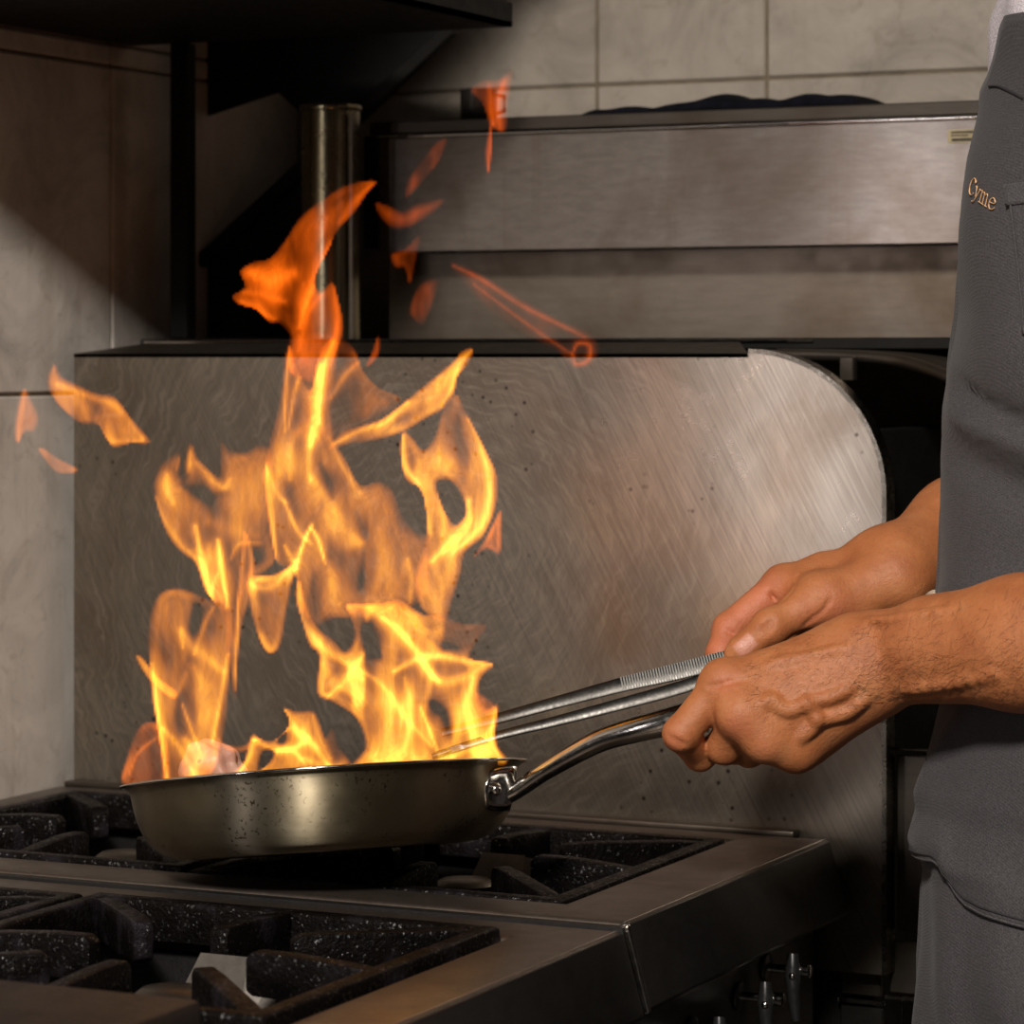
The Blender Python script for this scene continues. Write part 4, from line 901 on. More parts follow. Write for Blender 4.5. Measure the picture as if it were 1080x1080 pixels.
# ---- skeleton
WC = np.array([.262, -.105])         # centre of the body seen from above
elL = np.array([.385, -.36, 1.095]); shL = np.array([.325, -.315, 1.405])
elR = P(1130, 478, 2.30); shR = np.array([.285, .085, 1.415])
LW1, LW2 = P(925, 678, 2.005), P(930, 716, 1.997)
RW1, RW2 = P(945, 592, 2.128), P(950, 616, 2.112)
def arms(fd, fine):
    # left arm
    k = .02
    fd.cone(LW1, P(1080, 657, 1.94), .0150, .0215, k); fd.cone(LW2, P(1080, 698, 1.932), .0150, .0225, k)
    fd.cone(P(985, 676, 1.978), P(1075, 676, 1.936), .023, .027, .03)
    fd.cone(P(1080, 657, 1.94), elL, .0215, .034, .03); fd.cone(P(1080, 698, 1.932), elL, .0225, .036, .03)
    fd.cone(elL, shL, .040, .052, .03)
    # right arm
    fd.cone(RW1, P(1010, 549, 2.19), .0150, .0245, k); fd.cone(RW2, P(1015, 592, 2.18), .0150, .0265, k)
    fd.cone(P(1010, 549, 2.19), elR, .0245, .034, .03); fd.cone(P(1015, 592, 2.18), elR, .0265, .036, .03)
    fd.cone(elR, shR, .040, .052, .03)
    if not fine: return
    # ---------------- left hand: closed round the pan handle, back of the hand to the viewer
    mcp = [P(764, 719, 2.006), P(783, 752, 1.990), P(808, 778, 1.990), P(838, 790, 1.998)]
    mr = [.0128, .0130, .0122, .0112]
    cb_ = [P(905, 682, 2.010), P(910, 693, 2.000), P(914, 706, 1.998), P(918, 719, 2.000)]
    for a, q, r in zip(cb_, mcp, mr): fd.cone(a, q, .0150, r, .014)
    for i in range(3):
        fd.cone((cb_[i] + cb_[i + 1]) / 2, (mcp[i] * .9 + cb_[i] * .1 + mcp[i + 1] * .9 + cb_[i + 1] * .1) / 2 + FWD * .002, .0140, .0118, .012)
    fd.cone(LW1, cb_[0], .0155, .0160, .02); fd.cone(LW2, cb_[3], .0155, .0155, .02)
    fd.cone(P(922, 728, 2.006), P(852, 786, 2.012), .0150, .0135, .016)          # edge of the hand
    fd.cone(P(895, 682, 2.020), P(800, 712, 2.024), .0165, .0120, .014)          # web towards the thumb
    fd.cone(P(880, 690, 2.024), P(800, 742, 2.012), .015, .012, .012)
    for q, r, dx, dy in ((mcp[0], .0122, -.3, .6), (mcp[1], .0128, -.4, .5), (mcp[2], .0120, -.3, .6), (mcp[3], .0110, .0, .5)):
        fd.ell(q + (-.0022) * FWD + RIGHT * dx * .003 - UP * dy * .003, np.eye(3), (r, r, r), .013)   # knuckles
    fd.finger([mcp[0], P(718, 774, 2.000), P(738, 797, 2.024), P(764, 782, 2.044)], [.0124, .0112, .0098, .0085], .010, palmlen=.016)
    fd.finger([mcp[1] + FWD * .002, P(764, 787, 2.012), P(776, 789, 2.038), P(800, 766, 2.050)], [.0126, .0116, .0100, .0085], .012, palmlen=.016)
    fd.finger([mcp[2] + FWD * .002, P(790, 791, 2.022), P(800, 786, 2.048), P(822, 760, 2.054)], [.0120, .0108, .0096, .0083], .012, palmlen=.016)
    fd.finger([mcp[3], P(828, 795, 2.030), P(832, 780, 2.050), P(842, 758, 2.052)], [.0108, .0096, .0088, .0076], .009, palmlen=.012)
    fd.finger([P(880, 690, 2.030), P(815, 712, 2.045), P(770, 738, 2.052), P(738, 746, 2.052)], [.0150, .0125, .0108, .0085], .012, palmlen=.03)
    # ---------------- right hand: fingertips and thumb pinching the tweezers
    m2 = [P(826, 616, 2.128), P(832, 628, 2.150), P(842, 646, 2.165), P(856, 664, 2.172)]
    c2 = [P(925, 593, 2.132), P(928, 600, 2.142), P(930, 612, 2.148), P(934, 622, 2.150)]
    for a, q, r in zip(c2, m2, (.0120, .0122, .0115, .0105)): fd.cone(a, q, .0145, r, .014)
    fd.cone(RW1, c2[0], .0150, .0140, .02); fd.cone(RW2, c2[3], .0150, .0150, .02)
    fd.cone(P(935, 612, 2.108), P(862, 632, 2.100), .0165, .0170, .016)          # ball of the thumb
    fd.cone(P(905, 640, 2.104), P(868, 642, 2.100), .0140, .0140, .014)
    fd.cone(RW1, P(1000, 572, 2.175), .0165, .022, .03)
    fd.cone(P(870, 606, 2.126), P(845, 620, 2.118), .013, .011, .012)
    fd.finger([m2[0], P(769, 663, 2.118), P(760, 690, 2.108), P(762, 712, 2.104)], [.0122, .0110, .0098, .0082], .010, palmlen=.016)
    fd.finger([m2[1], P(786, 672, 2.140), P(778, 698, 2.126), P(782, 716, 2.118)], [.0122, .0110, .0098, .0082], .009, palmlen=.014)
    fd.finger([m2[2], P(806, 690, 2.150), P(806, 706, 2.130), P(820, 712, 2.118)], [.0115, .0102, .0090, .0078], .009, palmlen=.012)
    fd.finger([m2[3], P(826, 700, 2.156), P(832, 708, 2.136), P(845, 706, 2.126)], [.0104, .0090, .0082, .0070], .009, palmlen=.012)
    fd.finger([P(868, 632, 2.098), P(846, 643, 2.090), P(812, 662, 2.082), P(783, 685, 2.079), P(776, 691, 2.080)], [.0165, .0132, .0114, .0094, .0082], .012, k1=.0015, palmlen=.022)
    fd.ell(P(813, 661, 2.081), np.eye(3), (.0118,) * 3, .006)

h1 = .0013
FA = Field((-.03, -.405, .955), (.292, -.03, 1.20), h1)
arms(FA, True)
def onskin(fd, pts, d0, d1, dz): 
    out = []
    for x, y in pts:
        d = fd.hit(x, y, d0, d1)
        if d is not None: out.append(P(x, y, d + dz))
    return out
for pts, r in (([(806, 742), (815, 738), (823, 747), (836, 749), (850, 741), (866, 738), (880, 734), (896, 726)], .0016),
               ([(845, 778), (856, 768), (863, 760), (878, 756), (895, 751), (912, 738)], .0017),
               ([(850, 741), (858, 752), (863, 760)], .0012), ([(812, 700), (850, 693), (890, 684)], .0014),
               ([(915, 655), (950, 652), (1000, 644)], .0012), ([(955, 728), (1000, 722), (1050, 712)], .0014)):
    q = onskin(FA, pts, 1.90, 2.06, .0007)
    q = catmull(q, 4) if len(q) > 2 else q
    for a, c in zip(q, q[1:]): FA.cone(a, c, r * .8, r * .8, .006)
for pts in ([(748, 724), (757, 723), (770, 719), (784, 717)],):
    q = onskin(FA, pts, 1.90, 2.06, -.0004); FA.groove(q, .0011, .003)
for dx in (-3, 1, 5):     # wrinkles over the bent index joint
    q = onskin(FA, [(707 + dx, 776 + dx * .5), (713 + dx, 783), (719 + dx, 787 - dx * .4)], 1.9, 2.06, -.0004); FA.groove(q, .0008, .0016)
for pts in ([(800, 668), (805, 662), (811, 658), (815, 652)], [(806, 671), (810, 665), (815, 660)], [(849, 660), (858, 652), (868, 645), (876, 632)], [(811, 624), (817, 632), (820, 636)], [(765, 664), (771, 667), (776, 669)], [(840, 607), (838, 618), (826, 634)]):
    q = onskin(FA, pts, 1.98, 2.16, -.0004); FA.groove(catmull(q, 3) if len(q) > 2 else q, .0007, .0025)
# nail of the right thumb
nc = P(786, 681, FA.hit(786, 681, 1.98, 2.16) or 2.075)
Va, Qa = FA.mesh()

def rotz(a): return np.array([[math.cos(a), -math.sin(a), 0], [math.sin(a), math.cos(a), 0], [0, 0, 1]])
def torso(fd, g, low=0.0):
    for z, a, c in ((1.40, .085, .165), (1.33, .108, .165), (1.24, .112, .152), (1.15, .115, .145), (1.06, .118, .150), (.97, .118, .162)):
        fd.ell((WC[0] + .012, WC[1], z), np.eye(3), (a + g, c + g, .11 + g), .06)
    for s in (-1, 1): fd.cone((WC[0] + .02, WC[1] + .05 * s, 1.435), (WC[0] + .02, WC[1] + .175 * s, 1.41), .055, .055, .05, g)
def legs(fd, g):
    for s in (-1, 1):
        x, y = WC[0] + .02, WC[1] + .095 * s
        fd.cone((x, y, .90), (x - .01, y, .50), .088, .062, .03, g); fd.cone((x - .01, y, .50), (x + .015, y, .11), .056, .040, .03, g)
FB = Field((.02, -.48, .02), (.56, .26, 1.86), .009)
torso(FB, -.022); legs(FB, 0)
_m = elL + (shL - elL) * .30; FB.cone(_m, shL, .0436, .052, .03); FB.cone(elR, shR, .040, .052, .03)
FB.cone(elR + (P(1012, 552, 2.185) - elR) * .35, elR, .032, .038, .03)
hx, hy = WC[0] - .015, WC[1] - .01
FB.cone((WC[0] + .02, WC[1], 1.43), (hx + .02, hy, 1.56), .060, .056, .03)
FB.ell((hx, hy, 1.675), np.eye(3), (.098, .076, .115), .02); FB.ell((hx - .045, hy, 1.612), np.eye(3), (.048, .050, .052), .04)
FB.cone((hx - .094, hy, 1.680), (hx - .115, hy, 1.640), .010, .015, .014); FB.ell((hx - .086, hy, 1.603), np.eye(3), (.016, .024, .010), .008)
for s in (-1, 1):
    FB.ell((hx + .01, hy + .078 * s, 1.66), np.eye(3), (.020, .010, .032), .008)
    FB.ell((hx - .094, hy + .032 * s, 1.678), np.eye(3), (.012, .018, .011), .012, -1)
    FB.cone((hx - .092, hy + .018 * s, 1.700), (hx - .085, hy + .050 * s, 1.700), .010, .009, .012)
    FB.ell((hx - .080, hy + .032 * s, 1.678), np.eye(3), (.0125,) * 3, .004)
    FB.cone((WC[0] + .035, WC[1] + .095 * s, .10), (WC[0] - .13, WC[1] + .10 * s, .05), .045, .038, .03)
Vb, Qb = FB.mesh()
FC = Field((.2865, -.47, .99), (.47, -.24, 1.26), .004); arms(FC, False); Vc, Qc = FC.mesh()
V = np.vstack([Va, Vb, Vc]); Q = np.vstack([Qa, Qb + len(Va), Qc + len(Va) + len(Vb)])

person = thing('person', 'cook in a dark grey apron holding the pan handle and tweezers', 'person', (WC[0], WC[1], 0))
def m_skin():
    k = NB('tanned_skin'); v = k.coord()
    n1 = k.noise(v, 38, 4, .6); n2 = k.noise(v, 380, 4, .65); n3 = k.noise(v, 1100, 2, .6); n4 = k.noise(v, 120, 3, .6)
    c = k.ramp(n1, [(.3, (.36, .115, .038)), (.55, (.45, .158, .054)), (.75, (.49, .20, .078))])
    c = k.mix(k.rng(n2, .54, .68, 0, .35), c, (.30, .11, .05))
    a = k.n('ShaderNodeAttribute', attribute_name='ruddy'); c = k.mix(k.math('MULTIPLY', a.outputs['Fac'], .65), c, (.60, .165, .095))
    a2 = k.n('ShaderNodeAttribute', attribute_name='nail'); c = k.mix(a2.outputs['Fac'], c, (.56, .25, .17))
    vo = k.n('ShaderNodeTexVoronoi', feature='DISTANCE_TO_EDGE'); k.l(v, vo.inputs['Vector']); vo.inputs['Scale'].default_value = 620
    lines_ = k.bump(k.rng(vo.outputs['Distance'], 0, .18, 0, 1), .22, .0004)
    nr = k.bump(n3, .4, .0004, k.bump(n2, .55, .0009, k.bump(n4, .2, .0012, lines_)))
    r = k.math('SUBTRACT', k.rng(n2, .3, .7, .46, .62), k.math('MULTIPLY', a2.outputs['Fac'], .2))
    return k.bsdf(c, r, 0, nr, Subsurface_Weight=.10, Subsurface_Scale=.004)
me = bpy.data.meshes.new('body'); me.from_pydata(V.tolist(), [], Q.tolist()); me.update()
rud = np.zeros(len(V))
def blob(c, r, s):
    global rud
    rud = np.maximum(rud, s * np.exp(-(np.linalg.norm(V - c, axis=1) / r) ** 2))
for q, r, s in ((P(800, 632, 2.115), .018, .8), (P(785, 645, 2.112), .014, .8), (P(770, 662, 2.108), .012, .8), (P(758, 680, 2.10), .013, .8), (P(880, 645, 2.085), .014, .6), (P(858, 650, 2.08), .010, .5),
                (P(768, 722, 1.990), .008, .5), (P(775, 768, 1.975), .010, .5), (P(806, 790, 1.978), .009, .35), (P(712, 782, 1.99), .008, .4)): blob(q, r, s)
at = me.attributes.new('ruddy', 'FLOAT', 'POINT'); at.data.foreach_set('value', rud.astype(np.float32))
# nail plate mask in the thumb's own frame
tdir = P(776, 691, 2.08) - P(800, 671, 2.08); tdir /= np.linalg.norm(tdir); vdir = np.cross(tdir, FWD); vdir /= np.linalg.norm(vdir)
dl = V - nc; q = np.maximum(np.abs(dl @ tdir) / .0072, np.abs(dl @ vdir) / .0052)
nail = np.where(np.abs(dl @ FWD) < .006, 1 - ss(q, .85, 1.1), 0)
at = me.attributes.new('nail', 'FLOAT', 'POINT'); at.data.foreach_set('value', nail.astype(np.float32))
body = link_mesh('body', me, m_skin(), person, True)

# fine dark hairs on the near forearm and hand
rng_ = np.random.default_rng(5); hv = []; hf = []
def hair_field(n, x0, x1, y0f, y1f, dens, dirf, d0=1.88, d1=2.06, L0=.006, L1=.014):
    k = 0; tries = 0
    while k < n and tries < n * 8:
        tries += 1
        x = rng_.uniform(x0, x1); y = rng_.uniform(y0f(x), y1f(x))
        if rng_.random() > dens(x, y): continue
        d = FA.hit(x, y, d0, d1, 160)
        if d is None: continue
        ang = dirf(x, y) + rng_.normal(0, .45); L = rng_.uniform(L0, L1) * F / 2.0
        pts = []
        bend = rng_.normal(0, .5); px, py = x, y; a = ang
        for i in range(4):
            dd = FA.hit(px, py, d0, d1, 160)
            if dd is None: break
            pts.append(P(px, py, dd - .0003 - .0003 * i)); px += L / 3 * math.cos(a); py += L / 3 * math.sin(a); a += bend / 3
        if len(pts) < 3: continue
        base = len(hv)
        for i, p in enumerate(pts):
            r = .000065 * (1 - .75 * i / (len(pts) - 1))
            t = pts[min(i + 1, len(pts) - 1)] - pts[max(i - 1, 0)]; t /= np.linalg.norm(t) + 1e-9
            s_ = np.cross(t, FWD); s_ /= np.linalg.norm(s_) + 1e-9; u_ = np.cross(s_, t)
            for kk in range(3):
                an = kk * 2.094; hv.append(p + (s_ * math.cos(an) + u_ * math.sin(an)) * r)
        for i in range(len(pts) - 1):
            for kk in range(3):
                a0 = base + i * 3; hf.append((a0 + kk, a0 + (kk + 1) % 3, a0 + 3 + (kk + 1) % 3, a0 + 3 + kk))
        k += 1
upper = lambda x: np.interp(x, [780, 850, 930, 1000, 1085], [690, 662, 652, 634, 612])
lower = lambda x: np.interp(x, [780, 850, 930, 1000, 1085], [740, 790, 742, 744, 742])
hair_field(1150, 905, 1084, upper, lower, lambda x, y: .35 + .65 * (y > lower(x) - 55), lambda x, y: 2.2 + 1.0 * (y - upper(x)) / 100 - .4 * (x > 1000))
hair_field(420, 790, 905, lambda x: upper(x) + 8, lambda x: lower(x) - 6, lambda x, y: .8, lambda x, y: 2.3 + .7 * (y - upper(x)) / 100, L0=.004, L1=.009)
hm = bpy.data.meshes.new('arm_hair'); hm.from_pydata([tuple(p) for p in hv], [], hf); hm.update()
hr_ = link_mesh('arm_hair', hm, m_plain('dark_body_hair', (.035, .014, .007), .6), person, True); hr_['kind'] = 'stuff'; hr_['label'] = 'fine dark hairs on the near forearm'

# ---- clothes
def cloth_mat(name, col, weave=2600, bump=.35, diag=True):
    k = NB(name); v = k.coord(); v2 = k.coord((1, 1, 1), (.5, .3, .75))
    w = k.n('ShaderNodeTexWave', wave_type='BANDS', bands_direction='DIAGONAL'); k.l(v, w.inputs['Vector']); w.inputs['Scale'].default_value = 260 if diag else 420; w.inputs['Distortion'].default_value = 1.5; w.inputs['Detail'].default_value = 2
    n = k.noise(v, 900, 3, .7); n2 = k.noise(v, 26, 4, .6)
    c = k.ramp(n, [(.32, tuple(x * .45 for x in col)), (.68, tuple(x * 1.6 for x in col))])
    c = k.mix(k.rng(n2, .35, .7, 0, .3), c, tuple(x * .75 for x in col))
    nr = k.bump(w.outputs['Fac'], bump * .6, .0006, k.bump(n, bump, .0008))
    return k.bsdf(c, .85, 0, nr, Sheen_Weight=.06, Sheen_Roughness=.5)
M['apron'] = cloth_mat('charcoal_twill', (.050, .0455, .0485))
M['apron_hem'] = cloth_mat('charcoal_hem', (.063, .058, .061))
M['shirt'] = cloth_mat('pale_lilac_jersey', (.52, .47, .50), bump=.2, diag=False)
M['trouser'] = cloth_mat('black_trousers', (.02, .02, .022))
M['thread'] = m_plain('dark_stitching', (.02, .018, .02), .8)
M['gold'] = m_plain('peach_embroidery_thread', (.80, .47, .24), .45, 0, 300, .2, .3)
def field_obj(name, fd, mat, par):
    V_, Q_ = fd.mesh(); m_ = bpy.data.meshes.new(name); m_.from_pydata(V_.tolist(), [], Q_.tolist()); m_.update(); return link_mesh(name, m_, mat, par, True)
FS = Field((.05, -.46, .93), (.50, .25, 1.52), .0075)
torso(FS, -.018); FS.cone(shL, shL + (elL - shL) * .62, .055, .054, .03); FS.cone(shR, shR + (elR - shR) * .62, .060, .056, .03)
FS.cut((0, 0, .96), (0, 0, -1)); SHIRT = FS.mesh()
FT = Field((.02, -.36, .10), (.52, .15, 1.02), .009)
legs(FT, .014); FT.ell((WC[0] + .012, WC[1], .95), np.eye(3), (.128, .172, .12), .05); FT.cut((0, 0, .995), (0, 0, 1)); FT.cut((0, 0, .12), (0, 0, -1)); field_obj('trousers', FT, M['trouser'], person)
for s in (-1, 1):
    FH = Field((.0, WC[1] + .1 * s - .08, -.002), (.40, WC[1] + .1 * s + .08, .16), .006)
    FH.cone((WC[0] + .045, WC[1] + .095 * s, .055), (WC[0] - .14, WC[1] + .10 * s, .042), .056, .048, .03); FH.cone((WC[0] + .03, WC[1] + .095 * s, .06), (WC[0] + .03, WC[1] + .095 * s, .12), .055, .052, .02)
    FH.cut((0, 0, .003), (0, 0, -1)); field_obj('shoe', FH, M['trouser'], person)
FK = Field((.10, -.26, 1.60), (.42, .05, 1.84), .008)
FK.ell((hx + .012, hy, 1.705), np.eye(3), (.100, .084, .105), .02); FK.cut((hx - .070, hy, 1.69), (-.8, 0, -.6)); field_obj('hair', FK, M['trouser'], person)

# ---- apron: a sheet wrapped round the front, its silhouette following the photograph
sil = [(-300, 1046), (0, 1037), (40, 1036), (85, 1034), (120, 1031), (170, 1019), (230, 1012.5), (330, 1006), (370, 1000), (430, 994), (520, 991.5), (600, 988), (640, 985), (700, 992), (745, 996), (790, 985), (830, 975), (850, 977), (880, 967), (895, 965), (908, 972), (980, 968), (1080, 962), (1300, 955), (1700, 950)]
Dsil = 2.075
def front_x(z):
    py = HZ + (CAM[2] - z) * F / Dsil; px = np.interp(py, [a for a, _ in sil], [c for _, c in sil]); return px, py
CORZ, CORV = [0, 2], [0, 0]
def semi(z): return np.interp(z, [.3, .6, .9, 1.05, 1.2, 1.35, 1.5], [.165, .158, .150, .138, .134, .128, .112]), np.interp(z, [.3, .6, .9, 1.05, 1.2, 1.35, 1.5], [.21, .205, .196, .176, .176, .178, .165])
def apron_pt(z, phi, off=0.0):
    """phi: 0 = front (-X), positive towards the viewer's side (-Y)"""
    a, c = semi(z); px, py = front_x(z); lat = (px - 540) / F * Dsil
    # lateral reach of the ellipse edge, measured from its centre
    reach = math.hypot(a * CT, c * ST)
    cen_lat = lat + reach + float(np.interp(z, CORZ, CORV))
    cx0, cy0 = WC
    cl = (cx0 - CAM[0]) * CT + (cy0 - CAM[1]) * ST
    cx = cx0 + (cen_lat - cl) / CT
    # folds
    fz = 0.0
    if z < 1.0: fz += .006 * math.sin(phi * 9 + 1.0) * ss(np.array(1.0 - z), 0, .35) + .003 * math.sin(phi * 17 + z * 20) * ss(np.array(1.0 - z), 0, .2)
    fz += .0028 * math.sin(phi * 5 + z * 31) + .002 * math.sin(phi * 3 - z * 47)
    for (z0, slope, p0, wz, am) in FOLDS:
        zz = z - (z0 + slope * (phi - p0)); fz += am * math.exp(-(zz / wz) ** 2) * float(ss(np.array(phi), p0 - .25, p0 + .15))
    e = 0.9
    cp, sp_ = math.cos(phi), math.sin(phi)
    n = np.array([-cp * c, -sp_ * a]); n /= np.linalg.norm(n)
    x = cx - a * math.copysign(abs(cp) ** e, cp); y = cy0 - c * math.copysign(abs(sp_) ** e, sp_)
    w_ = fz * (0.35 if abs(phi) < .45 else 1.0)
    return np.array([x + n[0] * (w_ + off), y + n[1] * (w_ + off), z])
FOLDS = [(1.232, -.040, .75, .0075, -.0105), (1.220, -.040, .75, .010, .0090), (1.190, -.035, .70, .009, -.0075), (1.10, .02, .8, .012, .004), (1.075, .03, .7, .010, -.004)]
_zs = np.linspace(.5, 1.5, 41); _cv = np.zeros(41)
for _it in range(3):
    for _i, _z in enumerate(_zs):
        _q = [apron_pt(_z, a) for a in np.linspace(-.9, 1.3, 45)]
        _x, _d = min((540 + F * ((p - CAM) @ RIGHT) / ((p - CAM) @ FWD), (p - CAM) @ FWD) for p in _q)
        _py = HZ + (CAM[2] - _z) * F / _d
        _cv[_i] += (np.interp(_py, [a for a, _ in sil], [c for _, c in sil]) - _x) / F * _d
    CORZ, CORV = list(_zs), list(_cv)
def z_top(phi):
    """upper edge of the bib: the cook is half turned, so its near corner lies towards the viewer"""
    return float(np.interp(phi, [-2.4, -1.2, -.5, 0, .24, .60, .85, .95, 1.55, 1.7, 2.6], [1.06, 1.12, 1.30, 1.385, 1.416, 1.440, 1.468, 1.474, 1.474, 1.44, 1.10]))
VS, QS = [list(x) for x in SHIRT]; VS = [tuple(x) for x in VS]; QS = [tuple(int(y) for y in x) for x in QS]; n0 = len(VS); NA, NZ = 72, 50
for i in range(NZ + 1):
    z = .98 + (1.56 - .98) * i / NZ; sh_ = 1.0 if z < 1.47 else 1 - .55 * ((z - 1.47) / .09) ** 1.6
    for j in range(NA):
        ph = 2 * math.pi * j / NA - math.pi; p = apron_pt(min(z, 1.50), ph, (-.0045 if z > 1.40 else -.016) + (.0022 * math.sin(ph * 13 + z * 22) * float(ss(np.array(z), 1.25, 1.42))))
        p[2] = z if z < 1.50 else 1.50 + (z - 1.50) * .35
        q = np.array([WC[0] - .0, WC[1], p[2]]); p = q + (p - q) * sh_; VS.append(tuple(p))
for i in range(NZ):
    for j in range(NA):
        k2 = (j + 1) % NA; QS.append((n0 + i * NA + j, n0 + i * NA + k2, n0 + (i + 1) * NA + k2, n0 + (i + 1) * NA + j))
m_ = bpy.data.meshes.new('shirt'); m_.from_pydata(VS, [], QS); m_.update(); link_mesh('shirt', m_, M['shirt'], person, True)
nz, nphi = 150, 130
b = bmesh.new(); G = []
for j in range(nphi + 1):
    t = -1 + 2 * j / nphi; colv = []
    ph = .1 + 2.3 * t
    for i in range(nz + 1):
        z = .45 + (z_top(ph) - .45) * i / nz
        colv.append(b.verts.new(Vector(apron_pt(z, ph))))
    G.append(colv)
for j in range(nphi):
    for i in range(nz):
        b.faces.new((G[j][i], G[j + 1][i], G[j + 1][i + 1], G[j][i + 1]))
ap = obj('apron', b, M['apron'], person, smooth=True); md = ap.modifiers.new('s', 'SOLIDIFY'); md.thickness = .0016; md.offset = -1
def apron_at(px, py, off=.0012):
    """where the sight line through a photo point meets the visible apron"""
    z = None; best = None
    for _ in range(1):
        for ph in np.linspace(.235, 1.7, 400):
            dep = 2.05
            for it in range(3):
                zz = CAM[2] - (py - HZ) / F * dep; p = apron_pt(zz, ph, off); dep = (p - CAM) @ FWD
            x = 540 + F * ((p - CAM) @ RIGHT) / dep
            if best is None or abs(x - px) < best[0]: best = (abs(x - px), p, ph, zz)
    return best
def seam(pts, name, r=.0007, mat='thread', parent=None, off=.0006, n=5):
    q = [apron_at(x, y, off)[1] for x, y in pts]
    b = bmesh.new(); tube(b, catmull(q, n), r, 6); return obj(name, b, M[mat], parent or ap, angle=60)
def patch(name, outline_fn, nu, nv, parent, mat, off, thick):
    b = bmesh.new(); g = []
    for i in range(nu + 1):
        g.append([b.verts.new(Vector(outline_fn(i / nu, j / nv, off))) for j in range(nv + 1)])
    for i in range(nu):
        for j in range(nv): b.faces.new((g[i][j], g[i + 1][j], g[i + 1][j + 1], g[i][j + 1]))
    o = obj(name, b, M[mat], parent, smooth=True); md = o.modifiers.new('s', 'SOLIDIFY'); md.thickness = thick; md.offset = 1; return o
# chest pocket: its front edge falls at the right border of the photograph
_a = apron_at(1062, 195); _b = apron_at(1079, 352)
def pocket_fn(u, v, off):
    z = _a[3] + (_b[3] - _a[3]) * v; ph0 = _a[2] + (_b[2] - _a[2]) * v
    return apron_pt(z + .006 * u * (1 - v), ph0 + .62 * u, off + .0008)
pk = patch('chest_pocket', pocket_fn, 24, 30, ap, 'apron', .0006, .0016)
def pband(u, v, off):
    z = _a[3] - .0135 * v; ph0 = _a[2] + (_b[2] - _a[2]) * .085 * v
    return apron_pt(z + .006 * u, ph0 + .62 * u, off + .0026)
patch('pocket_hem', pband, 24, 6, pk, 'apron_hem', .0006, .0010)
b = bmesh.new(); tube(b, [pocket_fn(.03, v, .003) for v in np.linspace(.02, 1, 24)], .0005, 5); obj('pocket_stitching', b, M['apron_hem'], pk)
# hem along the bib top and the lower pouch pocket
seam([(1043, 91), (1052, 91), (1060, 94), (1070, 99), (1079, 104)], 'bib_seam', .0008)
lo_pts = [(966, 884), (975, 895), (988, 908), (996, 915), (1003, 928), (1012, 944), (1022, 955), (1036, 963), (1055, 970), (1079, 977)]
# pouch: a second layer of cloth that bags out above that seam
zz0 = [apron_at(x, y) for x, y in lo_pts]; _ph = [q[2] for q in zz0]; _zz = [q[3] for q in zz0]
def pouch_fn(u, v, off):
    ph = .02 + u * 1.75
    zb = float(np.interp(ph, _ph, _zz)) if ph < _ph[-1] else _zz[-1] - .012 * (ph - _ph[-1])
    zt3 = 1.035 if u > .0 else 1.035
    z = zb + (zt3 - zb) * v
    fr = float(ss(np.array(ph), .3, .8)); bag = .0040 * math.sin(math.pi * min(1, v * 1.15)) ** .8 * (.5 + .5 * math.sin(ph * 4 + 1)) + .004 * math.exp(-((v - .12) / .1) ** 2)
    bag *= fr; bag += .0065 * math.exp(-((ph - .52 - .25 * v) / .09) ** 2) * math.sin(math.pi * v) * fr + .0012
    return apron_pt(z, ph, off + bag)
pu = patch('pouch_pocket', pouch_fn, 70, 50, ap, 'apron', .0006, .0016)
b = bmesh.new(); tube(b, [pouch_fn(u, .035, .0024) for u in np.linspace(0, 1, 80)], .0007, 6); obj('pouch_stitching', b, M['thread'], pu)
b = bmesh.new(); tube(b, [pouch_fn(u, .004, .0016) for u in np.linspace(0, 1, 80)], .0010, 6); obj('pouch_edge', b, M['apron_hem'], pu)
# neck strap from the bib corner beyond the frame, round the neck
top = [apron_pt(1.462, 1.25, .002), apron_pt(1.478, 1.28, -.006), np.array([WC[0] - .01, WC[1] - .118, 1.500]), np.array([WC[0] + .07, WC[1] - .095, 1.49]), np.array([WC[0] + .115, WC[1] - .05, 1.46]), np.array([WC[0] + .128, WC[1], 1.44])]
b = bmesh.new(); tube(b, catmull(top, 6), .014, 8, .09, (0, 0, 1)); obj('neck_strap', b, M['apron'], ap, angle=60)
# tie string showing under the right wrist
b = bmesh.new(); tube(b, catmull([P(981, 625, 2.09), P(983, 634, 2.085), P(990, 641, 2.08), P(1001, 645, 2.075)], 6), .0042, 8, .35, (0, 1, .3)); obj('apron_tie', b, m_plain('beige_tape', (.42, .33, .24), .8, 0, 200, .3, .3), ap, angle=60)
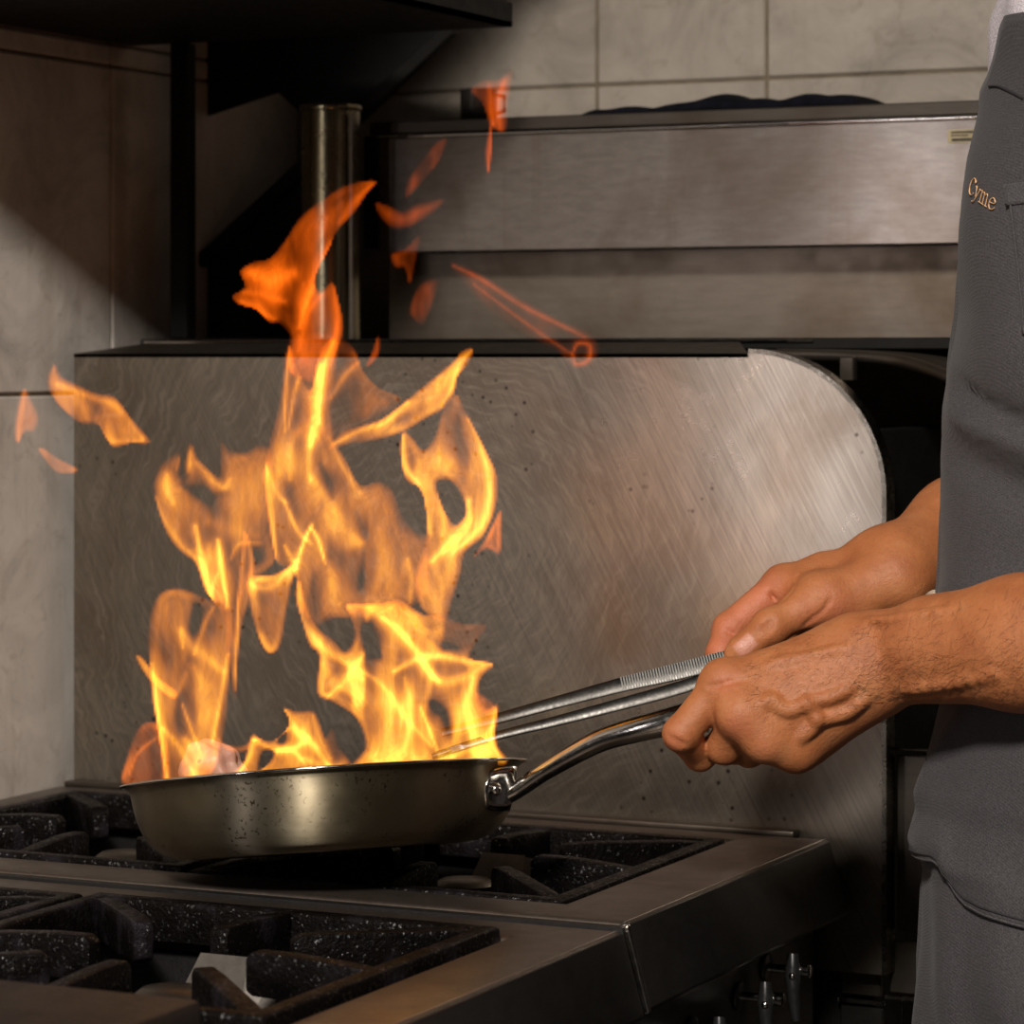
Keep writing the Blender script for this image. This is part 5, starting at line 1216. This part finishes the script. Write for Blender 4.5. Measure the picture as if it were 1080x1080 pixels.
# embroidered word on the chest
def word(txt, o, ux, uy, size, name, parent):
    cu = bpy.data.curves.new(name, 'FONT'); cu.body = txt; cu.size = 1.0; cu.shear = .22
    tmp = bpy.data.objects.new('tmp', cu); C.objects.link(tmp); bpy.context.view_layer.update()
    dg = bpy.context.evaluated_depsgraph_get(); m_ = bpy.data.meshes.new_from_object(tmp.evaluated_get(dg)); bpy.data.objects.remove(tmp)
    return m_
def letter(strokes, tf, r, name, parent):
    b = bmesh.new()
    for st in strokes: tube(b, catmull([tf(x, y) for x, y in st], 4), r, 6, .7)
    return obj(name, b, M['gold'], parent, angle=60)
L_ = {'C': ([[(.62, .82), (.50, .97), (.30, .98), (.12, .78), (.06, .45), (.14, .14), (.34, .0), (.55, .06), (.66, .22)], [(.62, .82), (.64, .96)]], .72),
      'y': ([[(.0, .66), (.12, .68), (.24, .12)], [(.50, .68), (.26, .05), (.10, -.22), (-.04, -.26)], [(.42, .68), (.58, .68)]], .60),
      'm': ([[(.0, .64), (.10, .68), (.10, .0)], [(.10, .5), (.22, .67), (.34, .62), (.36, .0)], [(.36, .5), (.48, .67), (.60, .62), (.62, .0)], [(.0, .0), (.2, .0)], [(.27, .0), (.45, .0)], [(.54, .0), (.74, .0)]], .80),
      'e': ([[(.05, .36), (.40, .40), (.42, .56), (.28, .69), (.12, .60), (.04, .36), (.08, .12), (.24, .0), (.42, .10), (.48, .2)]], .55)}
w0 = apron_at(1020, 208); w1 = apron_at(1045, 224)
adv = 0; total = sum(L_[c][1] for c in 'Cyme'); hgt_z = .0115
phA = w0[2]; phB = w1[2] + .02
zA, zB = w0[3] + .0035, w1[3] + .0005
wd = None
for c in 'Cyme':
    st, wid = L_[c]
    def tf(x, y, adv=adv):
        s_ = (adv + x + .22 * y) / total
        return apron_pt(zA + (zB - zA) * s_ + y * hgt_z, phA + (phB - phA) * s_, .0011)
    letter(st, tf, .00042, 'embroidered_letter', ap); adv += wid
# ================================================================== camera, light
cd = bpy.data.cameras.new('camera'); cam = bpy.data.objects.new('camera', cd); C.objects.link(cam)
cam.location = Vector(CAM); cam.rotation_euler = (math.pi / 2, 0, TH)
cd.sensor_width = 36; cd.lens = F / 1080 * 36; cd.shift_y = -(540 - HZ) / 1080
cd.dof.use_dof = True; cd.dof.focus_distance = 2.06; cd.dof.aperture_fstop = 11
cd.clip_start = .05; cd.clip_end = 50
SC.camera = cam
def area(name, loc, target, sx, sy, power, col):
    ld = bpy.data.lights.new(name, 'AREA'); ld.shape = 'RECTANGLE'; ld.size = sx; ld.size_y = sy; ld.energy = power; ld.color = col
    o = bpy.data.objects.new(name, ld); C.objects.link(o); o.location = Vector(loc)
    o.rotation_euler = (Vector(target) - Vector(loc)).to_track_quat('-Z', 'Y').to_euler(); return o
tgt = P(560, 700, 2.1)
az = math.radians(25.35 - KEY_LEFT); el = math.radians(KEY_EL); dist = 3.4
kl = tgt + dist * np.array([math.sin(az) * math.cos(el), -math.cos(az) * math.cos(el), math.sin(el)])
area('key_lamp', kl, tgt, KEY_S, KEY_S, KEY_P, (1.0, .93, .85))
# tall daylight window ahead of the range, seen back in the steel at the right
wp = PY(868, 500, 0.0); a2 = math.radians(WIN_AZ)
wl = wp + 2.4 * np.array([-math.sin(a2), -math.cos(a2), WIN_EL])
area('window_light', wl, wp, WIN_W, WIN_H, WIN_P, (1.0, .93, .95))
w = bpy.data.worlds.new('world'); SC.world = w; w.use_nodes = True
bg = w.node_tree.nodes['Background']; bg.inputs[0].default_value = (1.0, .86, .74, 1); bg.inputs[1].default_value = AMB
SC.view_settings.view_transform = 'Standard'; SC.view_settings.look = 'None'
SC.view_settings.exposure = 0; SC.view_settings.gamma = 1; SC.view_settings.use_curve_mapping = False
SC.cycles.transparent_max_bounces = 64; SC.cycles.max_bounces = 8
SC.cycles.sample_clamp_indirect = 4
